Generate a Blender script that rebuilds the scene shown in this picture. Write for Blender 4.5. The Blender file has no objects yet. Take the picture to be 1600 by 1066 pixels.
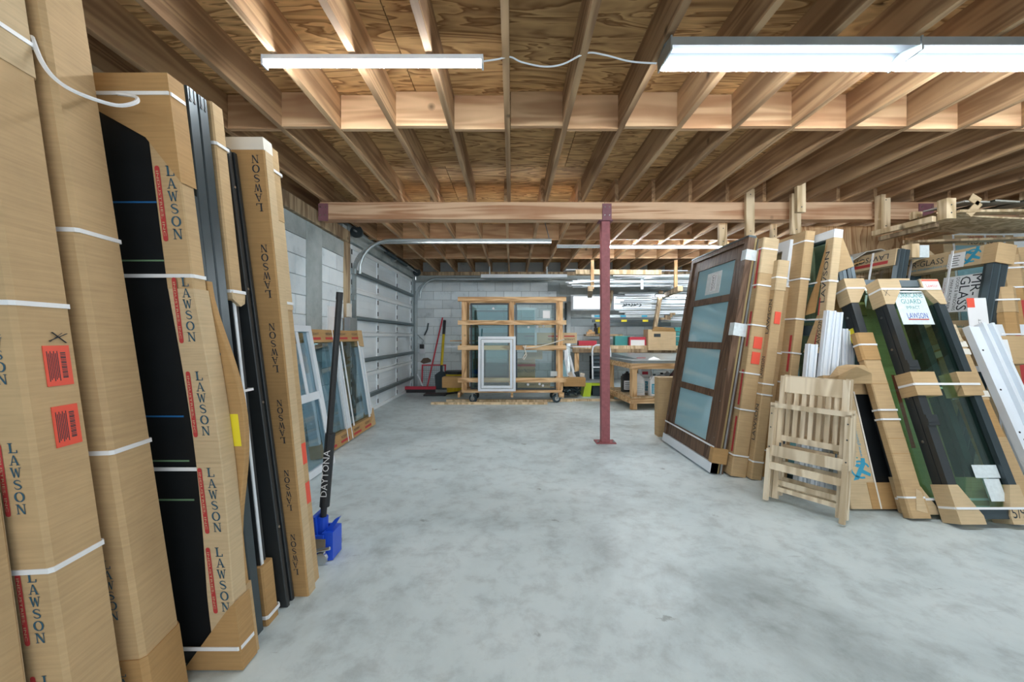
import bpy, bmesh, math, random
from mathutils import Vector, Matrix
random.seed(7)
C = bpy.context.scene.collection
SC = bpy.context.scene
F = 625.0            # focal length in pixels of the 1600 px wide frame
HC = 1.19            # camera height

# ------------------------------------------------------------------ camera
cam_d = bpy.data.cameras.new('camera'); cam = bpy.data.objects.new('camera', cam_d); C.objects.link(cam)
cam.location = (0, 0, HC); cam.rotation_euler = (math.radians(90), 0, 0)
cam_d.sensor_width = 36.0; cam_d.lens = 36.0*F/1600.0
cam_d.shift_y = -7.0/1600.0
cam_d.clip_start = 0.05
SC.camera = cam
# ------------------------------------------------------------------ world and colour
w = bpy.data.worlds.new('world'); SC.world = w; w.use_nodes = True
bg = w.node_tree.nodes['Background']; bg.inputs[0].default_value = (0.86, 0.94, 1.0, 1); bg.inputs[1].default_value = 0.95
SC.view_settings.view_transform = 'Standard'
SC.view_settings.look = 'None'
SC.view_settings.gamma = 1.0
SC.view_settings.use_curve_mapping = False
SC.view_settings.exposure = 1.02
LAMP = 55.0          # emission of the fluorescent tubes
LAMP_BACK = 85.0    # the brighter tubes over the back racks
LAMP_COL = (0.90, 0.96, 1.0, 1)

# ------------------------------------------------------------------ materials
MATS = {}
def new_mat(name):
    m = bpy.data.materials.new(name); m.use_nodes = True
    return m, m.node_tree.nodes, m.node_tree.links, m.node_tree.nodes['Principled BSDF']
def plain(name, col, rough=0.5, metal=0.0, var=0.12, scale=9.0, bump=0.0, spec=None):
    if name in MATS: return MATS[name]
    m, N, L, P = new_mat(name)
    P.inputs['Roughness'].default_value = rough; P.inputs['Metallic'].default_value = metal
    if spec is not None: P.inputs['Specular IOR Level'].default_value = spec
    tc = N.new('ShaderNodeTexCoord'); nz = N.new('ShaderNodeTexNoise'); nz.inputs['Scale'].default_value = scale
    nz.inputs['Detail'].default_value = 5
    L.new(tc.outputs['Object'], nz.inputs['Vector'])
    mx = N.new('ShaderNodeMix'); mx.data_type = 'RGBA'
    mx.inputs['A'].default_value = tuple(c*(1-var) for c in col)+(1,)
    mx.inputs['B'].default_value = tuple(min(1, c*(1+var)) for c in col)+(1,)
    L.new(nz.outputs['Fac'], mx.inputs['Factor']); L.new(mx.outputs['Result'], P.inputs['Base Color'])
    if bump:
        b = N.new('ShaderNodeBump'); b.inputs['Strength'].default_value = bump; b.inputs['Distance'].default_value = 0.01
        L.new(nz.outputs['Fac'], b.inputs['Height']); L.new(b.outputs['Normal'], P.inputs['Normal'])
    MATS[name] = m; return m
def ramp(N, stops):
    r = N.new('ShaderNodeValToRGB'); e = r.color_ramp.elements
    while len(e) < len(stops): e.new(0.5)
    for i, (p, c) in enumerate(stops):
        e[i].position = p; e[i].color = tuple(c)+(1,) if len(c) == 3 else c
    return r
def rand_coords(N, L, scale):
    tc = N.new('ShaderNodeTexCoord'); oi = N.new('ShaderNodeObjectInfo')
    mul = N.new('ShaderNodeMath'); mul.operation = 'MULTIPLY'; mul.inputs[1].default_value = 37.0
    L.new(oi.outputs['Random'], mul.inputs[0])
    add = N.new('ShaderNodeVectorMath'); add.operation = 'ADD'
    L.new(tc.outputs['Object'], add.inputs[0]); L.new(mul.outputs[0], add.inputs[1])
    mp = N.new('ShaderNodeMapping'); mp.inputs['Scale'].default_value = scale
    L.new(add.outputs[0], mp.inputs['Vector'])
    return mp, oi, add
def wood(name, dark, light, scale, rough=0.65, rvar=0.25, rings=9.0, contrast=(0.3, 0.72)):
    """grain drawn out along the axis whose scale is small; every piece gets its own offset and tone"""
    if name in MATS: return MATS[name]
    m, N, L, P = new_mat(name); P.inputs['Roughness'].default_value = rough
    P.inputs['Specular IOR Level'].default_value = 0.25
    mp, oi, add = rand_coords(N, L, scale)
    n1 = N.new('ShaderNodeTexNoise'); n1.inputs['Scale'].default_value = 1.0; n1.inputs['Detail'].default_value = 2
    n1.inputs['Distortion'].default_value = 0.6
    L.new(mp.outputs[0], n1.inputs['Vector'])
    mm = N.new('ShaderNodeMath'); mm.operation = 'MULTIPLY'; mm.inputs[1].default_value = rings*6.28
    sn = N.new('ShaderNodeMath'); sn.operation = 'SINE'
    L.new(n1.outputs['Fac'], mm.inputs[0]); L.new(mm.outputs[0], sn.inputs[0])
    hf = N.new('ShaderNodeMath'); hf.operation = 'MULTIPLY_ADD'; hf.inputs[1].default_value = 0.5; hf.inputs[2].default_value = 0.5
    L.new(sn.outputs[0], hf.inputs[0])
    n2 = N.new('ShaderNodeTexNoise'); n2.inputs['Scale'].default_value = 1.7; n2.inputs['Detail'].default_value = 6
    L.new(add.outputs[0], n2.inputs['Vector'])
    sm = N.new('ShaderNodeMath'); sm.operation = 'MULTIPLY_ADD'; sm.inputs[1].default_value = 0.45
    L.new(hf.outputs[0], sm.inputs[0])
    n2m = N.new('ShaderNodeMath'); n2m.operation = 'MULTIPLY'; n2m.inputs[1].default_value = 0.62
    L.new(n2.outputs['Fac'], n2m.inputs[0]); L.new(n2m.outputs[0], sm.inputs[2])
    rp = ramp(N, [(contrast[0], dark), (contrast[1], light)])
    L.new(sm.outputs[0], rp.inputs['Fac'])
    # knots
    vo = N.new('ShaderNodeTexVoronoi'); vo.inputs['Scale'].default_value = 2.6
    L.new(add.outputs[0], vo.inputs['Vector'])
    kr = N.new('ShaderNodeMapRange'); kr.inputs['From Min'].default_value = 0.03; kr.inputs['From Max'].default_value = 0.09
    kr.inputs['To Min'].default_value = 0.35; kr.inputs['To Max'].default_value = 1.0
    L.new(vo.outputs['Distance'], kr.inputs['Value'])
    tn = N.new('ShaderNodeMapRange'); tn.inputs['To Min'].default_value = 1-rvar; tn.inputs['To Max'].default_value = 1+rvar
    L.new(oi.outputs['Random'], tn.inputs['Value'])
    km = N.new('ShaderNodeMath'); km.operation = 'MULTIPLY'
    L.new(kr.outputs[0], km.inputs[0]); L.new(tn.outputs[0], km.inputs[1])
    vm = N.new('ShaderNodeVectorMath'); vm.operation = 'SCALE'
    L.new(rp.outputs['Color'], vm.inputs[0]); L.new(km.outputs[0], vm.inputs['Scale'])
    L.new(vm.outputs[0], P.inputs['Base Color'])
    b = N.new('ShaderNodeBump'); b.inputs['Strength'].default_value = 0.25; b.inputs['Distance'].default_value = 0.004
    L.new(sm.outputs[0], b.inputs['Height']); L.new(b.outputs['Normal'], P.inputs['Normal'])
    MATS[name] = m; return m
def cardboard(name, col, ribs=True, var=0.16):
    if name in MATS: return MATS[name]
    m, N, L, P = new_mat(name); P.inputs['Roughness'].default_value = 0.75; P.inputs['Specular IOR Level'].default_value = 0.2
    mp, oi, add = rand_coords(N, L, (1, 1, 1))
    n1 = N.new('ShaderNodeTexNoise'); n1.inputs['Scale'].default_value = 4.0; n1.inputs['Detail'].default_value = 6; n1.inputs['Roughness'].default_value = 0.6
    L.new(add.outputs[0], n1.inputs['Vector'])
    mp2 = N.new('ShaderNodeMapping'); mp2.inputs['Scale'].default_value = (6, 6, 130)
    L.new(add.outputs[0], mp2.inputs['Vector'])
    n2 = N.new('ShaderNodeTexNoise'); n2.inputs['Scale'].default_value = 1.0; n2.inputs['Detail'].default_value = 2
    L.new(mp2.outputs[0], n2.inputs['Vector'])
    a = N.new('ShaderNodeMath'); a.operation = 'MULTIPLY_ADD'; a.inputs[1].default_value = 0.45
    L.new(n2.outputs['Fac'], a.inputs[0])
    s = N.new('ShaderNodeMath'); s.operation = 'MULTIPLY'; s.inputs[1].default_value = 0.6
    L.new(n1.outputs['Fac'], s.inputs[0]); L.new(s.outputs[0], a.inputs[2])
    rp = ramp(N, [(0.3, tuple(c*(1-var) for c in col)), (0.72, tuple(c*(1+var) for c in col))])
    L.new(a.outputs[0], rp.inputs['Fac']); L.new(rp.outputs['Color'], P.inputs['Base Color'])
    b = N.new('ShaderNodeBump'); b.inputs['Strength'].default_value = 0.35; b.inputs['Distance'].default_value = 0.004
    L.new(a.outputs[0], b.inputs['Height']); L.new(b.outputs['Normal'], P.inputs['Normal'])
    MATS[name] = m; return m
def glass(name, tint, rough=0.02, ior=1.5):
    if name in MATS: return MATS[name]
    m, N, L, P = new_mat(name); N.remove(P)
    out = N['Material Output']
    t = N.new('ShaderNodeBsdfTransparent'); t.inputs[0].default_value = tint+(1,)
    g = N.new('ShaderNodeBsdfGlossy'); g.inputs['Roughness'].default_value = rough
    f = N.new('ShaderNodeFresnel')
    ge = N.new('ShaderNodeNewGeometry'); ex = N.new('ShaderNodeMath'); ex.operation = 'MULTIPLY_ADD'
    ex.inputs[1].default_value = -2.0; ex.inputs[2].default_value = 1.0
    pw_ = N.new('ShaderNodeMath'); pw_.operation = 'POWER'; pw_.inputs[0].default_value = ior   # same reflection on both faces of the sheet
    L.new(ge.outputs['Backfacing'], ex.inputs[0]); L.new(ex.outputs[0], pw_.inputs[1]); L.new(pw_.outputs[0], f.inputs['IOR'])
    mx = N.new('ShaderNodeMixShader')
    L.new(f.outputs[0], mx.inputs[0]); L.new(t.outputs[0], mx.inputs[1]); L.new(g.outputs[0], mx.inputs[2])
    L.new(mx.outputs[0], out.inputs['Surface'])
    MATS[name] = m; return m
def emit(name, col, s):
    m, N, L, P = new_mat(name); N.remove(P)
    e = N.new('ShaderNodeEmission'); e.inputs[0].default_value = col; e.inputs[1].default_value = s
    L.new(e.outputs[0], N['Material Output'].inputs['Surface'])
    MATS[name] = m; return m

def floor_mat():
    m, N, L, P = new_mat('polished_concrete')
    tc = N.new('ShaderNodeTexCoord')
    def noise(scale, detail=6, rough=0.6, dist=0.0, vec=None):
        n = N.new('ShaderNodeTexNoise'); n.inputs['Scale'].default_value = scale; n.inputs['Detail'].default_value = detail
        n.inputs['Roughness'].default_value = rough; n.inputs['Distortion'].default_value = dist
        L.new(vec or tc.outputs['Object'], n.inputs['Vector']); return n
    big = noise(0.9, 8, 0.62, 0.4)
    r1 = ramp(N, [(0.30, (0.36, 0.43, 0.445)), (0.48, (0.60, 0.70, 0.725)), (0.70, (0.72, 0.81, 0.83))])
    L.new(big.outputs['Fac'], r1.inputs['Fac'])
    mid = noise(6.5, 8, 0.7, 0.2)
    r2 = ramp(N, [(0.34, (0.72, 0.72, 0.72)), (0.52, (1, 1, 1)), (0.75, (1.06, 1.06, 1.06))])
    L.new(mid.outputs['Fac'], r2.inputs['Fac'])
    mu = N.new('ShaderNodeMix'); mu.data_type = 'RGBA'; mu.blend_type = 'MULTIPLY'; mu.inputs['Factor'].default_value = 0.8
    L.new(r1.outputs['Color'], mu.inputs['A']); L.new(r2.outputs['Color'], mu.inputs['B'])
    # streaks and scuffs
    mp = N.new('ShaderNodeMapping'); mp.inputs['Rotation'].default_value = (0, 0, 0.6); mp.inputs['Scale'].default_value = (1.2, 9, 1)
    L.new(tc.outputs['Object'], mp.inputs['Vector'])
    sc = noise(2.2, 9, 0.75, 1.2, mp.outputs[0])
    r3 = ramp(N, [(0.30, (0.45, 0.45, 0.45)), (0.37, (1, 1, 1)), (0.66, (1, 1, 1)), (0.74, (1.12, 1.12, 1.12))])
    L.new(sc.outputs['Fac'], r3.inputs['Fac'])
    mu2 = N.new('ShaderNodeMix'); mu2.data_type = 'RGBA'; mu2.blend_type = 'MULTIPLY'; mu2.inputs['Factor'].default_value = 0.55
    L.new(mu.outputs['Result'], mu2.inputs['A']); L.new(r3.outputs['Color'], mu2.inputs['B'])
    # dark drips: voronoi dots broken by noise
    vo = N.new('ShaderNodeTexVoronoi'); vo.inputs['Scale'].default_value = 3.4; vo.inputs['Randomness'].default_value = 1
    wob = N.new('ShaderNodeVectorMath'); wob.operation = 'MULTIPLY_ADD'; wob.inputs[1].default_value = (0.25, 0.25, 0)
    L.new(mid.outputs['Color'], wob.inputs[0]); L.new(tc.outputs['Object'], wob.inputs[2])
    L.new(wob.outputs[0], vo.inputs['Vector'])
    r4 = ramp(N, [(0.035, (0.42, 0.42, 0.42)), (0.085, (1, 1, 1))])
    L.new(vo.outputs['Distance'], r4.inputs['Fac'])
    mu3 = N.new('ShaderNodeMix'); mu3.data_type = 'RGBA'; mu3.blend_type = 'MULTIPLY'; mu3.inputs['Factor'].default_value = 0.7
    L.new(mu2.outputs['Result'], mu3.inputs['A']); L.new(r4.outputs['Color'], mu3.inputs['B'])
    L.new(mu3.outputs['Result'], P.inputs['Base Color'])
    rr = N.new('ShaderNodeMapRange'); rr.inputs['To Min'].default_value = 0.22; rr.inputs['To Max'].default_value = 0.62
    L.new(big.outputs['Fac'], rr.inputs['Value']); L.new(rr.outputs[0], P.inputs['Roughness'])
    b = N.new('ShaderNodeBump'); b.inputs['Strength'].default_value = 0.12; b.inputs['Distance'].default_value = 0.01
    L.new(mid.outputs['Fac'], b.inputs['Height']); L.new(b.outputs['Normal'], P.inputs['Normal'])
    return m
def ply_mat(name, dark, light, scale, rings):
    if name in MATS: return MATS[name]
    m, N, L, P = new_mat(name); P.inputs['Roughness'].default_value = 0.7; P.inputs['Specular IOR Level'].default_value = 0.2
    mp, oi, add = rand_coords(N, L, scale)
    n1 = N.new('ShaderNodeTexNoise'); n1.inputs['Scale'].default_value = 1.0; n1.inputs['Detail'].default_value = 3.5
    n1.inputs['Roughness'].default_value = 0.55; n1.inputs['Distortion'].default_value = 1.0
    L.new(mp.outputs[0], n1.inputs['Vector'])
    mm = N.new('ShaderNodeMath'); mm.operation = 'MULTIPLY'; mm.inputs[1].default_value = rings
    fr = N.new('ShaderNodeMath'); fr.operation = 'FRACT'
    L.new(n1.outputs['Fac'], mm.inputs[0]); L.new(mm.outputs[0], fr.inputs[0])
    rp = ramp(N, [(0.0, light), (0.5, tuple(0.6*a+0.4*b for a, b in zip(light, dark))), (0.86, dark), (0.98, light)])
    L.new(fr.outputs[0], rp.inputs['Fac'])
    n2 = N.new('ShaderNodeTexNoise'); n2.inputs['Scale'].default_value = 1.3; n2.inputs['Detail'].default_value = 7
    L.new(add.outputs[0], n2.inputs['Vector'])
    r2 = ramp(N, [(0.32, (0.62, 0.60, 0.58)), (0.68, (1.15, 1.15, 1.15))])
    L.new(n2.outputs['Fac'], r2.inputs['Fac'])
    mu = N.new('ShaderNodeMix'); mu.data_type = 'RGBA'; mu.blend_type = 'MULTIPLY'; mu.inputs['Factor'].default_value = 1
    L.new(rp.outputs['Color'], mu.inputs['A']); L.new(r2.outputs['Color'], mu.inputs['B'])
    mk = N.new('ShaderNodeMapping'); mk.inputs['Scale'].default_value = (1.1, 2.6, 1); L.new(add.outputs[0], mk.inputs['Vector'])
    vo = N.new('ShaderNodeTexVoronoi'); vo.inputs['Scale'].default_value = 1.5
    L.new(mk.outputs[0], vo.inputs['Vector'])
    r3 = ramp(N, [(0.03, (0.16, 0.13, 0.11)), (0.075, (1, 1, 1))]); L.new(vo.outputs['Distance'], r3.inputs['Fac'])
    mu2 = N.new('ShaderNodeMix'); mu2.data_type = 'RGBA'; mu2.blend_type = 'MULTIPLY'; mu2.inputs['Factor'].default_value = 1
    L.new(mu.outputs['Result'], mu2.inputs['A']); L.new(r3.outputs['Color'], mu2.inputs['B'])
    L.new(mu2.outputs['Result'], P.inputs['Base Color'])
    MATS[name] = m; return m
def block_mat(name, a, b, stain):
    m, N, L, P = new_mat(name); P.inputs['Roughness'].default_value = 0.8
    mp, oi, add = rand_coords(N, L, (1, 1, 1))
    n1 = N.new('ShaderNodeTexNoise'); n1.inputs['Scale'].default_value = 26; n1.inputs['Detail'].default_value = 6
    n2 = N.new('ShaderNodeTexNoise'); n2.inputs['Scale'].default_value = 3.2; n2.inputs['Detail'].default_value = 8; n2.inputs['Roughness'].default_value = 0.65
    L.new(add.outputs[0], n1.inputs['Vector']); L.new(add.outputs[0], n2.inputs['Vector'])
    rp = ramp(N, [(0.28, stain), (0.42, a), (0.7, b)]); L.new(n2.outputs['Fac'], rp.inputs['Fac'])
    tn = N.new('ShaderNodeMapRange'); tn.inputs['To Min'].default_value = 0.88; tn.inputs['To Max'].default_value = 1.06
    L.new(oi.outputs['Random'], tn.inputs['Value'])
    vm = N.new('ShaderNodeVectorMath'); vm.operation = 'SCALE'
    L.new(rp.outputs['Color'], vm.inputs[0]); L.new(tn.outputs[0], vm.inputs['Scale']); L.new(vm.outputs[0], P.inputs['Base Color'])
    bp = N.new('ShaderNodeBump'); bp.inputs['Strength'].default_value = 0.6; bp.inputs['Distance'].default_value = 0.006
    L.new(n1.outputs['Fac'], bp.inputs['Height']); L.new(bp.outputs['Normal'], P.inputs['Normal'])
    MATS[name] = m; return m

M_floor = floor_mat()
M_joist = wood('joist_wood', (0.30, 0.175, 0.095), (0.57, 0.375, 0.21), (9, 0.5, 9), rvar=0.22, rings=4, contrast=(0.25, 0.8))
M_block = wood('blocking_wood', (0.42, 0.23, 0.12), (0.72, 0.49, 0.29), (0.8, 7, 7), rvar=0.2, rings=3, contrast=(0.25, 0.8))
M_beam = wood('beam_wood', (0.46, 0.24, 0.13), (0.74, 0.50, 0.32), (0.35, 9, 9), rvar=0.08, rings=4)
M_ply = ply_mat('plywood_decking', (0.31, 0.155, 0.06), (0.82, 0.52, 0.24), (1.0, 5.5, 1), 8)
M_plyw = ply_mat('plywood_sheet', (0.38, 0.21, 0.10), (0.74, 0.53, 0.31), (4.2, 4.2, 0.5), 9)
M_pine = wood('fresh_pine', (0.52, 0.30, 0.14), (0.86, 0.60, 0.34), (0.9, 7, 7), rvar=0.10, rings=5)
M_pinez = wood('fresh_pine_upright', (0.52, 0.29, 0.13), (0.84, 0.57, 0.31), (7, 7, 0.9), rvar=0.10, rings=5)
M_grey2x4 = wood('pale_stud_wood', (0.50, 0.36, 0.20), (0.82, 0.66, 0.44), (7, 7, 0.9), rvar=0.10, rings=4)
M_chair = wood('bleached_wood', (0.56, 0.44, 0.29), (0.84, 0.72, 0.54), (9, 9, 1.0), rvar=0.08, rings=3)
M_oldwood = wood('weathered_wood', (0.22, 0.15, 0.09), (0.46, 0.35, 0.22), (7, 7, 0.9), rvar=0.12, rings=4)
M_wall = block_mat('painted_block', (0.76, 0.85, 0.90), (0.86, 0.93, 0.96), (0.50, 0.58, 0.62))
M_conc = block_mat('bare_concrete', (0.33, 0.38, 0.38), (0.47, 0.52, 0.52), (0.20, 0.24, 0.24))
M_mortar = plain('mortar', (0.36, 0.42, 0.44), 0.9)
M_card = cardboard('cardboard', (0.53, 0.37, 0.20))
M_card2 = cardboard('pale_cardboard', (0.59, 0.45, 0.275))
M_card3 = cardboard('tan_cardboard', (0.46, 0.28, 0.12))
M_strap = plain('white_strap', (0.86, 0.88, 0.90), 0.4, var=0.03)
M_white = plain('white_vinyl', (0.80, 0.86, 0.92), 0.35, var=0.05)
M_cream = plain('cream_tape', (0.80, 0.76, 0.68), 0.5, var=0.06)
M_black = plain('black_screen', (0.012, 0.014, 0.016), 0.3, var=0.3, spec=0.3)
M_dark = plain('bronze_aluminium', (0.045, 0.052, 0.056), 0.38, 0.3, var=0.15)
M_grey = plain('grey_aluminium', (0.10, 0.135, 0.155), 0.38, 0.4, var=0.15)
M_slate = plain('slate_aluminium', (0.055, 0.075, 0.085), 0.35, 0.4, var=0.15)
M_brown = wood('brown_foil', (0.085, 0.047, 0.028), (0.16, 0.095, 0.058), (8, 8, 1), rough=0.45, rvar=0.05)
M_gold = plain('olive_profile', (0.33, 0.25, 0.11), 0.45, 0.2)
M_red = plain('red_oxide_paint', (0.33, 0.10, 0.11), 0.55, var=0.35, scale=30)
M_purple = plain('maroon_primer', (0.24, 0.10, 0.12), 0.6, var=0.3, scale=14)
M_steel = plain('galvanised_steel', (0.42, 0.48, 0.50), 0.38, 0.75, var=0.2)
M_door = plain('garage_panel', (0.80, 0.88, 0.93), 0.45, var=0.08, scale=3)
M_rail = plain('garage_rail', (0.86, 0.92, 0.95), 0.4, var=0.05)
M_strut = plain('garage_strut', (0.20, 0.26, 0.28), 0.45, 0.5)
M_blk = plain('black_plastic', (0.02, 0.022, 0.025), 0.5)
M_rubber = plain('dark_rubber', (0.035, 0.06, 0.075), 0.6)
M_label = plain('red_label', (0.86, 0.10, 0.055), 0.5, var=0.05)
M_ink = plain('dark_ink', (0.03, 0.04, 0.05), 0.7, var=0.05)
M_blue_ink = plain('teal_ink', (0.03, 0.10, 0.15), 0.7, var=0.05)
M_cyan_ink = plain('cyan_ink', (0.04, 0.34, 0.52), 0.7, var=0.05)
M_red_ink = plain('red_ink', (0.50, 0.045, 0.045), 0.7, var=0.05)
M_paper = plain('white_paper', (0.86, 0.88, 0.90), 0.6, var=0.03)
M_yellow = plain('yellow_sticker', (0.85, 0.72, 0.03), 0.5, var=0.04)
M_lime = plain('lime_plastic', (0.55, 0.75, 0.03), 0.4, var=0.08)
M_jack = plain('blue_paint', (0.015, 0.09, 0.68), 0.3, var=0.1)
M_chrome = plain('bright_steel', (0.62, 0.64, 0.66), 0.25, 0.9)
M_bluetape = plain('blue_tape', (0.02, 0.14, 0.36), 0.4)
M_greentape = plain('green_tape', (0.16, 0.28, 0.16), 0.4)
M_yplastic = plain('yellow_plastic', (0.75, 0.55, 0.02), 0.4)
M_tealbox = plain('teal_print', (0.05, 0.30, 0.30), 0.6)
M_redplastic = plain('red_plastic', (0.55, 0.04, 0.07), 0.5)
M_film = plain('clear_film', (0.72, 0.80, 0.82), 0.25, var=0.2, scale=40)
M_frost = plain('frosted_blue_glass', (0.33, 0.56, 0.64), 0.06, var=0.10, scale=2, spec=0.9)
G_grey = glass('grey_tint_glass', (0.80, 0.88, 0.88), 0.02, 1.6)
G_teal = glass('teal_tint_glass', (0.50, 0.70, 0.72), 0.02, 1.8)
G_green = glass('green_tint_glass', (0.78, 0.93, 0.85), 0.02, 1.6)
G_blue = glass('blue_grey_glass', (0.72, 0.83, 0.87), 0.03, 1.8)
G_clear = glass('clear_glass', (0.86, 0.93, 0.92))
E_tube = emit('tube_light', LAMP_COL, LAMP)
E_rack = emit('rack_tube_light', LAMP_COL, 14.0)
E_rear = emit('added_rear_light', LAMP_COL, 26.0)
E_mid = emit('added_tube_light', LAMP_COL, 26.0)
E_back = emit('bright_tube_light', LAMP_COL, LAMP_BACK)
E_window = emit('daylit_frosted_pane', (0.82, 0.92, 1.0, 1), 0.85)

# ------------------------------------------------------------------ geometry helpers
class MB:
    def __init__(s): s.v = []; s.f = []
    def add(s, vs, fs):
        n = len(s.v); s.v += [tuple(p) for p in vs]; s.f += [tuple(i+n for i in f) for f in fs]; return s
    def box(s, x0, x1, y0, y1, z0, z1, M=None):
        vs = [Vector((x, y, z)) for z in (z0, z1) for y in (y0, y1) for x in (x0, x1)]
        if M is not None: vs = [M @ p for p in vs]
        return s.add(vs, [(0, 2, 3, 1), (4, 5, 7, 6), (0, 1, 5, 4), (2, 6, 7, 3), (0, 4, 6, 2), (1, 3, 7, 5)])
    def cbox(s, x0, x1, y0, y1, z0, z1, c=0.006):
        """box whose four edges along z are chamfered by c"""
        return s.prism([(x0+c, y0), (x1-c, y0), (x1, y0+c), (x1, y1-c), (x1-c, y1), (x0+c, y1), (x0, y1-c), (x0, y0+c)], z0, z1)
    def prism(s, poly, z0, z1, M=None):
        n = len(poly)
        vs = [Vector((x, y, z0)) for x, y in poly]+[Vector((x, y, z1)) for x, y in poly]
        if M is not None: vs = [M @ p for p in vs]
        fs = [tuple(range(n-1, -1, -1)), tuple(range(n, 2*n))]+[(i, (i+1) % n, n+(i+1) % n, n+i) for i in range(n)]
        return s.add(vs, fs)
    def bar(s, a, b, w, t, up=(0, 0, 1)):
        """rectangular bar from a to b; w across, t along up"""
        a = Vector(a); b = Vector(b); d = (b-a); l = d.length; d.normalize()
        u = Vector(up); sx = d.cross(u)
        if sx.length < 1e-4: sx = d.cross(Vector((1, 0, 0)))
        sx.normalize(); sy = sx.cross(d).normalized()
        vs = []
        for p in (a, b):
            for q in (-1, 1):
                for r in (-1, 1): vs.append(p+sx*(w/2*r)+sy*(t/2*q))
        return s.add(vs, [(0, 2, 3, 1), (4, 5, 7, 6), (0, 1, 5, 4), (2, 6, 7, 3), (0, 4, 6, 2), (1, 3, 7, 5)])
    def tube(s, pts, r, n=8, r2=None, closed=False):
        pts = [Vector(p) for p in pts]; m = len(pts); base = len(s.v); prev = None
        for i, p in enumerate(pts):
            if closed: d = pts[(i+1) % m]-pts[i-1]
            else: d = pts[min(i+1, m-1)]-pts[max(i-1, 0)]
            d.normalize()
            if prev is None:
                u = Vector((0, 0, 1)) if abs(d.z) < 0.9 else Vector((1, 0, 0))
                sx = d.cross(u).normalized()
            else:
                sx = (prev-d*prev.dot(d)).normalized()
            prev = sx; sy = d.cross(sx)
            rr = r if r2 is None else r+(r2-r)*i/(m-1)
            for k in range(n):
                a = 2*math.pi*k/n; s.v.append(tuple(p+sx*(rr*math.cos(a))+sy*(rr*math.sin(a))))
        for i in range(m if closed else m-1):
            j = (i+1) % m
            for k in range(n):
                s.f.append((base+i*n+k, base+i*n+(k+1) % n, base+j*n+(k+1) % n, base+j*n+k))
        if not closed:
            s.f.append(tuple(base+k for k in range(n-1, -1, -1))); s.f.append(tuple(base+(m-1)*n+k for k in range(n)))
        return s
    def flat(s, quads, fn):
        """2-D polygons laid on a surface by fn(x, z)"""
        for q in quads: s.add([fn(*p) for p in q], [tuple(range(len(q)))])
        return s
    def build(s, name, mat, parent=None, shear=0.0, bulge=None):
        vs = s.v
        if shear: vs = [(x-shear*z, y, z) for x, y, z in vs]
        if bulge: vs = [bulge(*p) for p in vs]
        me = bpy.data.meshes.new(name); me.from_pydata(vs, [], s.f); me.update()
        me.materials.append(mat)
        o = bpy.data.objects.new(name, me); C.objects.link(o)
        if parent is not None: o.parent = parent
        return o
def tag(o, label=None, cat=None, group=None, kind=None):
    if label: o['label'] = label
    if cat: o['category'] = cat
    if group: o['group'] = group
    if kind: o['kind'] = kind
    return o
def empty(name, loc=(0, 0, 0), rot=None):
    o = bpy.data.objects.new(name, None); C.objects.link(o); o.empty_display_size = 0.1
    m = Matrix.Translation(Vector(loc))
    if rot is not None: m = m @ rot.to_4x4()
    o.matrix_world = m
    return o
def thing(name, label, cat, loc=(0, 0, 0), yaw=0.0, lean=0.0, roll=0.0, t=0.0, group=None):
    """Empty at the base; local x runs along the front, y away from the viewer, z up the face; lean tips the top backwards"""
    R = Matrix.Rotation(yaw, 3, 'Z') @ Matrix.Rotation(-lean, 3, 'X') @ Matrix.Rotation(roll, 3, 'Y')
    o = empty(name, (loc[0], loc[1], loc[2]+t*math.sin(lean)), R)
    return tag(o, label, cat, group, 'thing')
def dup(root, loc, label=None, yaw=None):
    r = root.copy(); C.objects.link(r)
    m = r.matrix_world.copy()
    if yaw is not None: m = Matrix.Rotation(yaw, 4, 'Z')
    m.translation = Vector(loc); r.matrix_world = m
    if label: r['label'] = label
    for ch in list(root.children):
        c = ch.copy(); C.objects.link(c); c.parent = r
        for g in ch.children:
            d = g.copy(); C.objects.link(d); d.parent = c
    return r
def P(px, py, D):
    """point at depth D seen at pixel px, py"""
    return Vector(((px-800)/F*D, D, HC+(526-py)/F*D))
PI = math.pi

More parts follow.
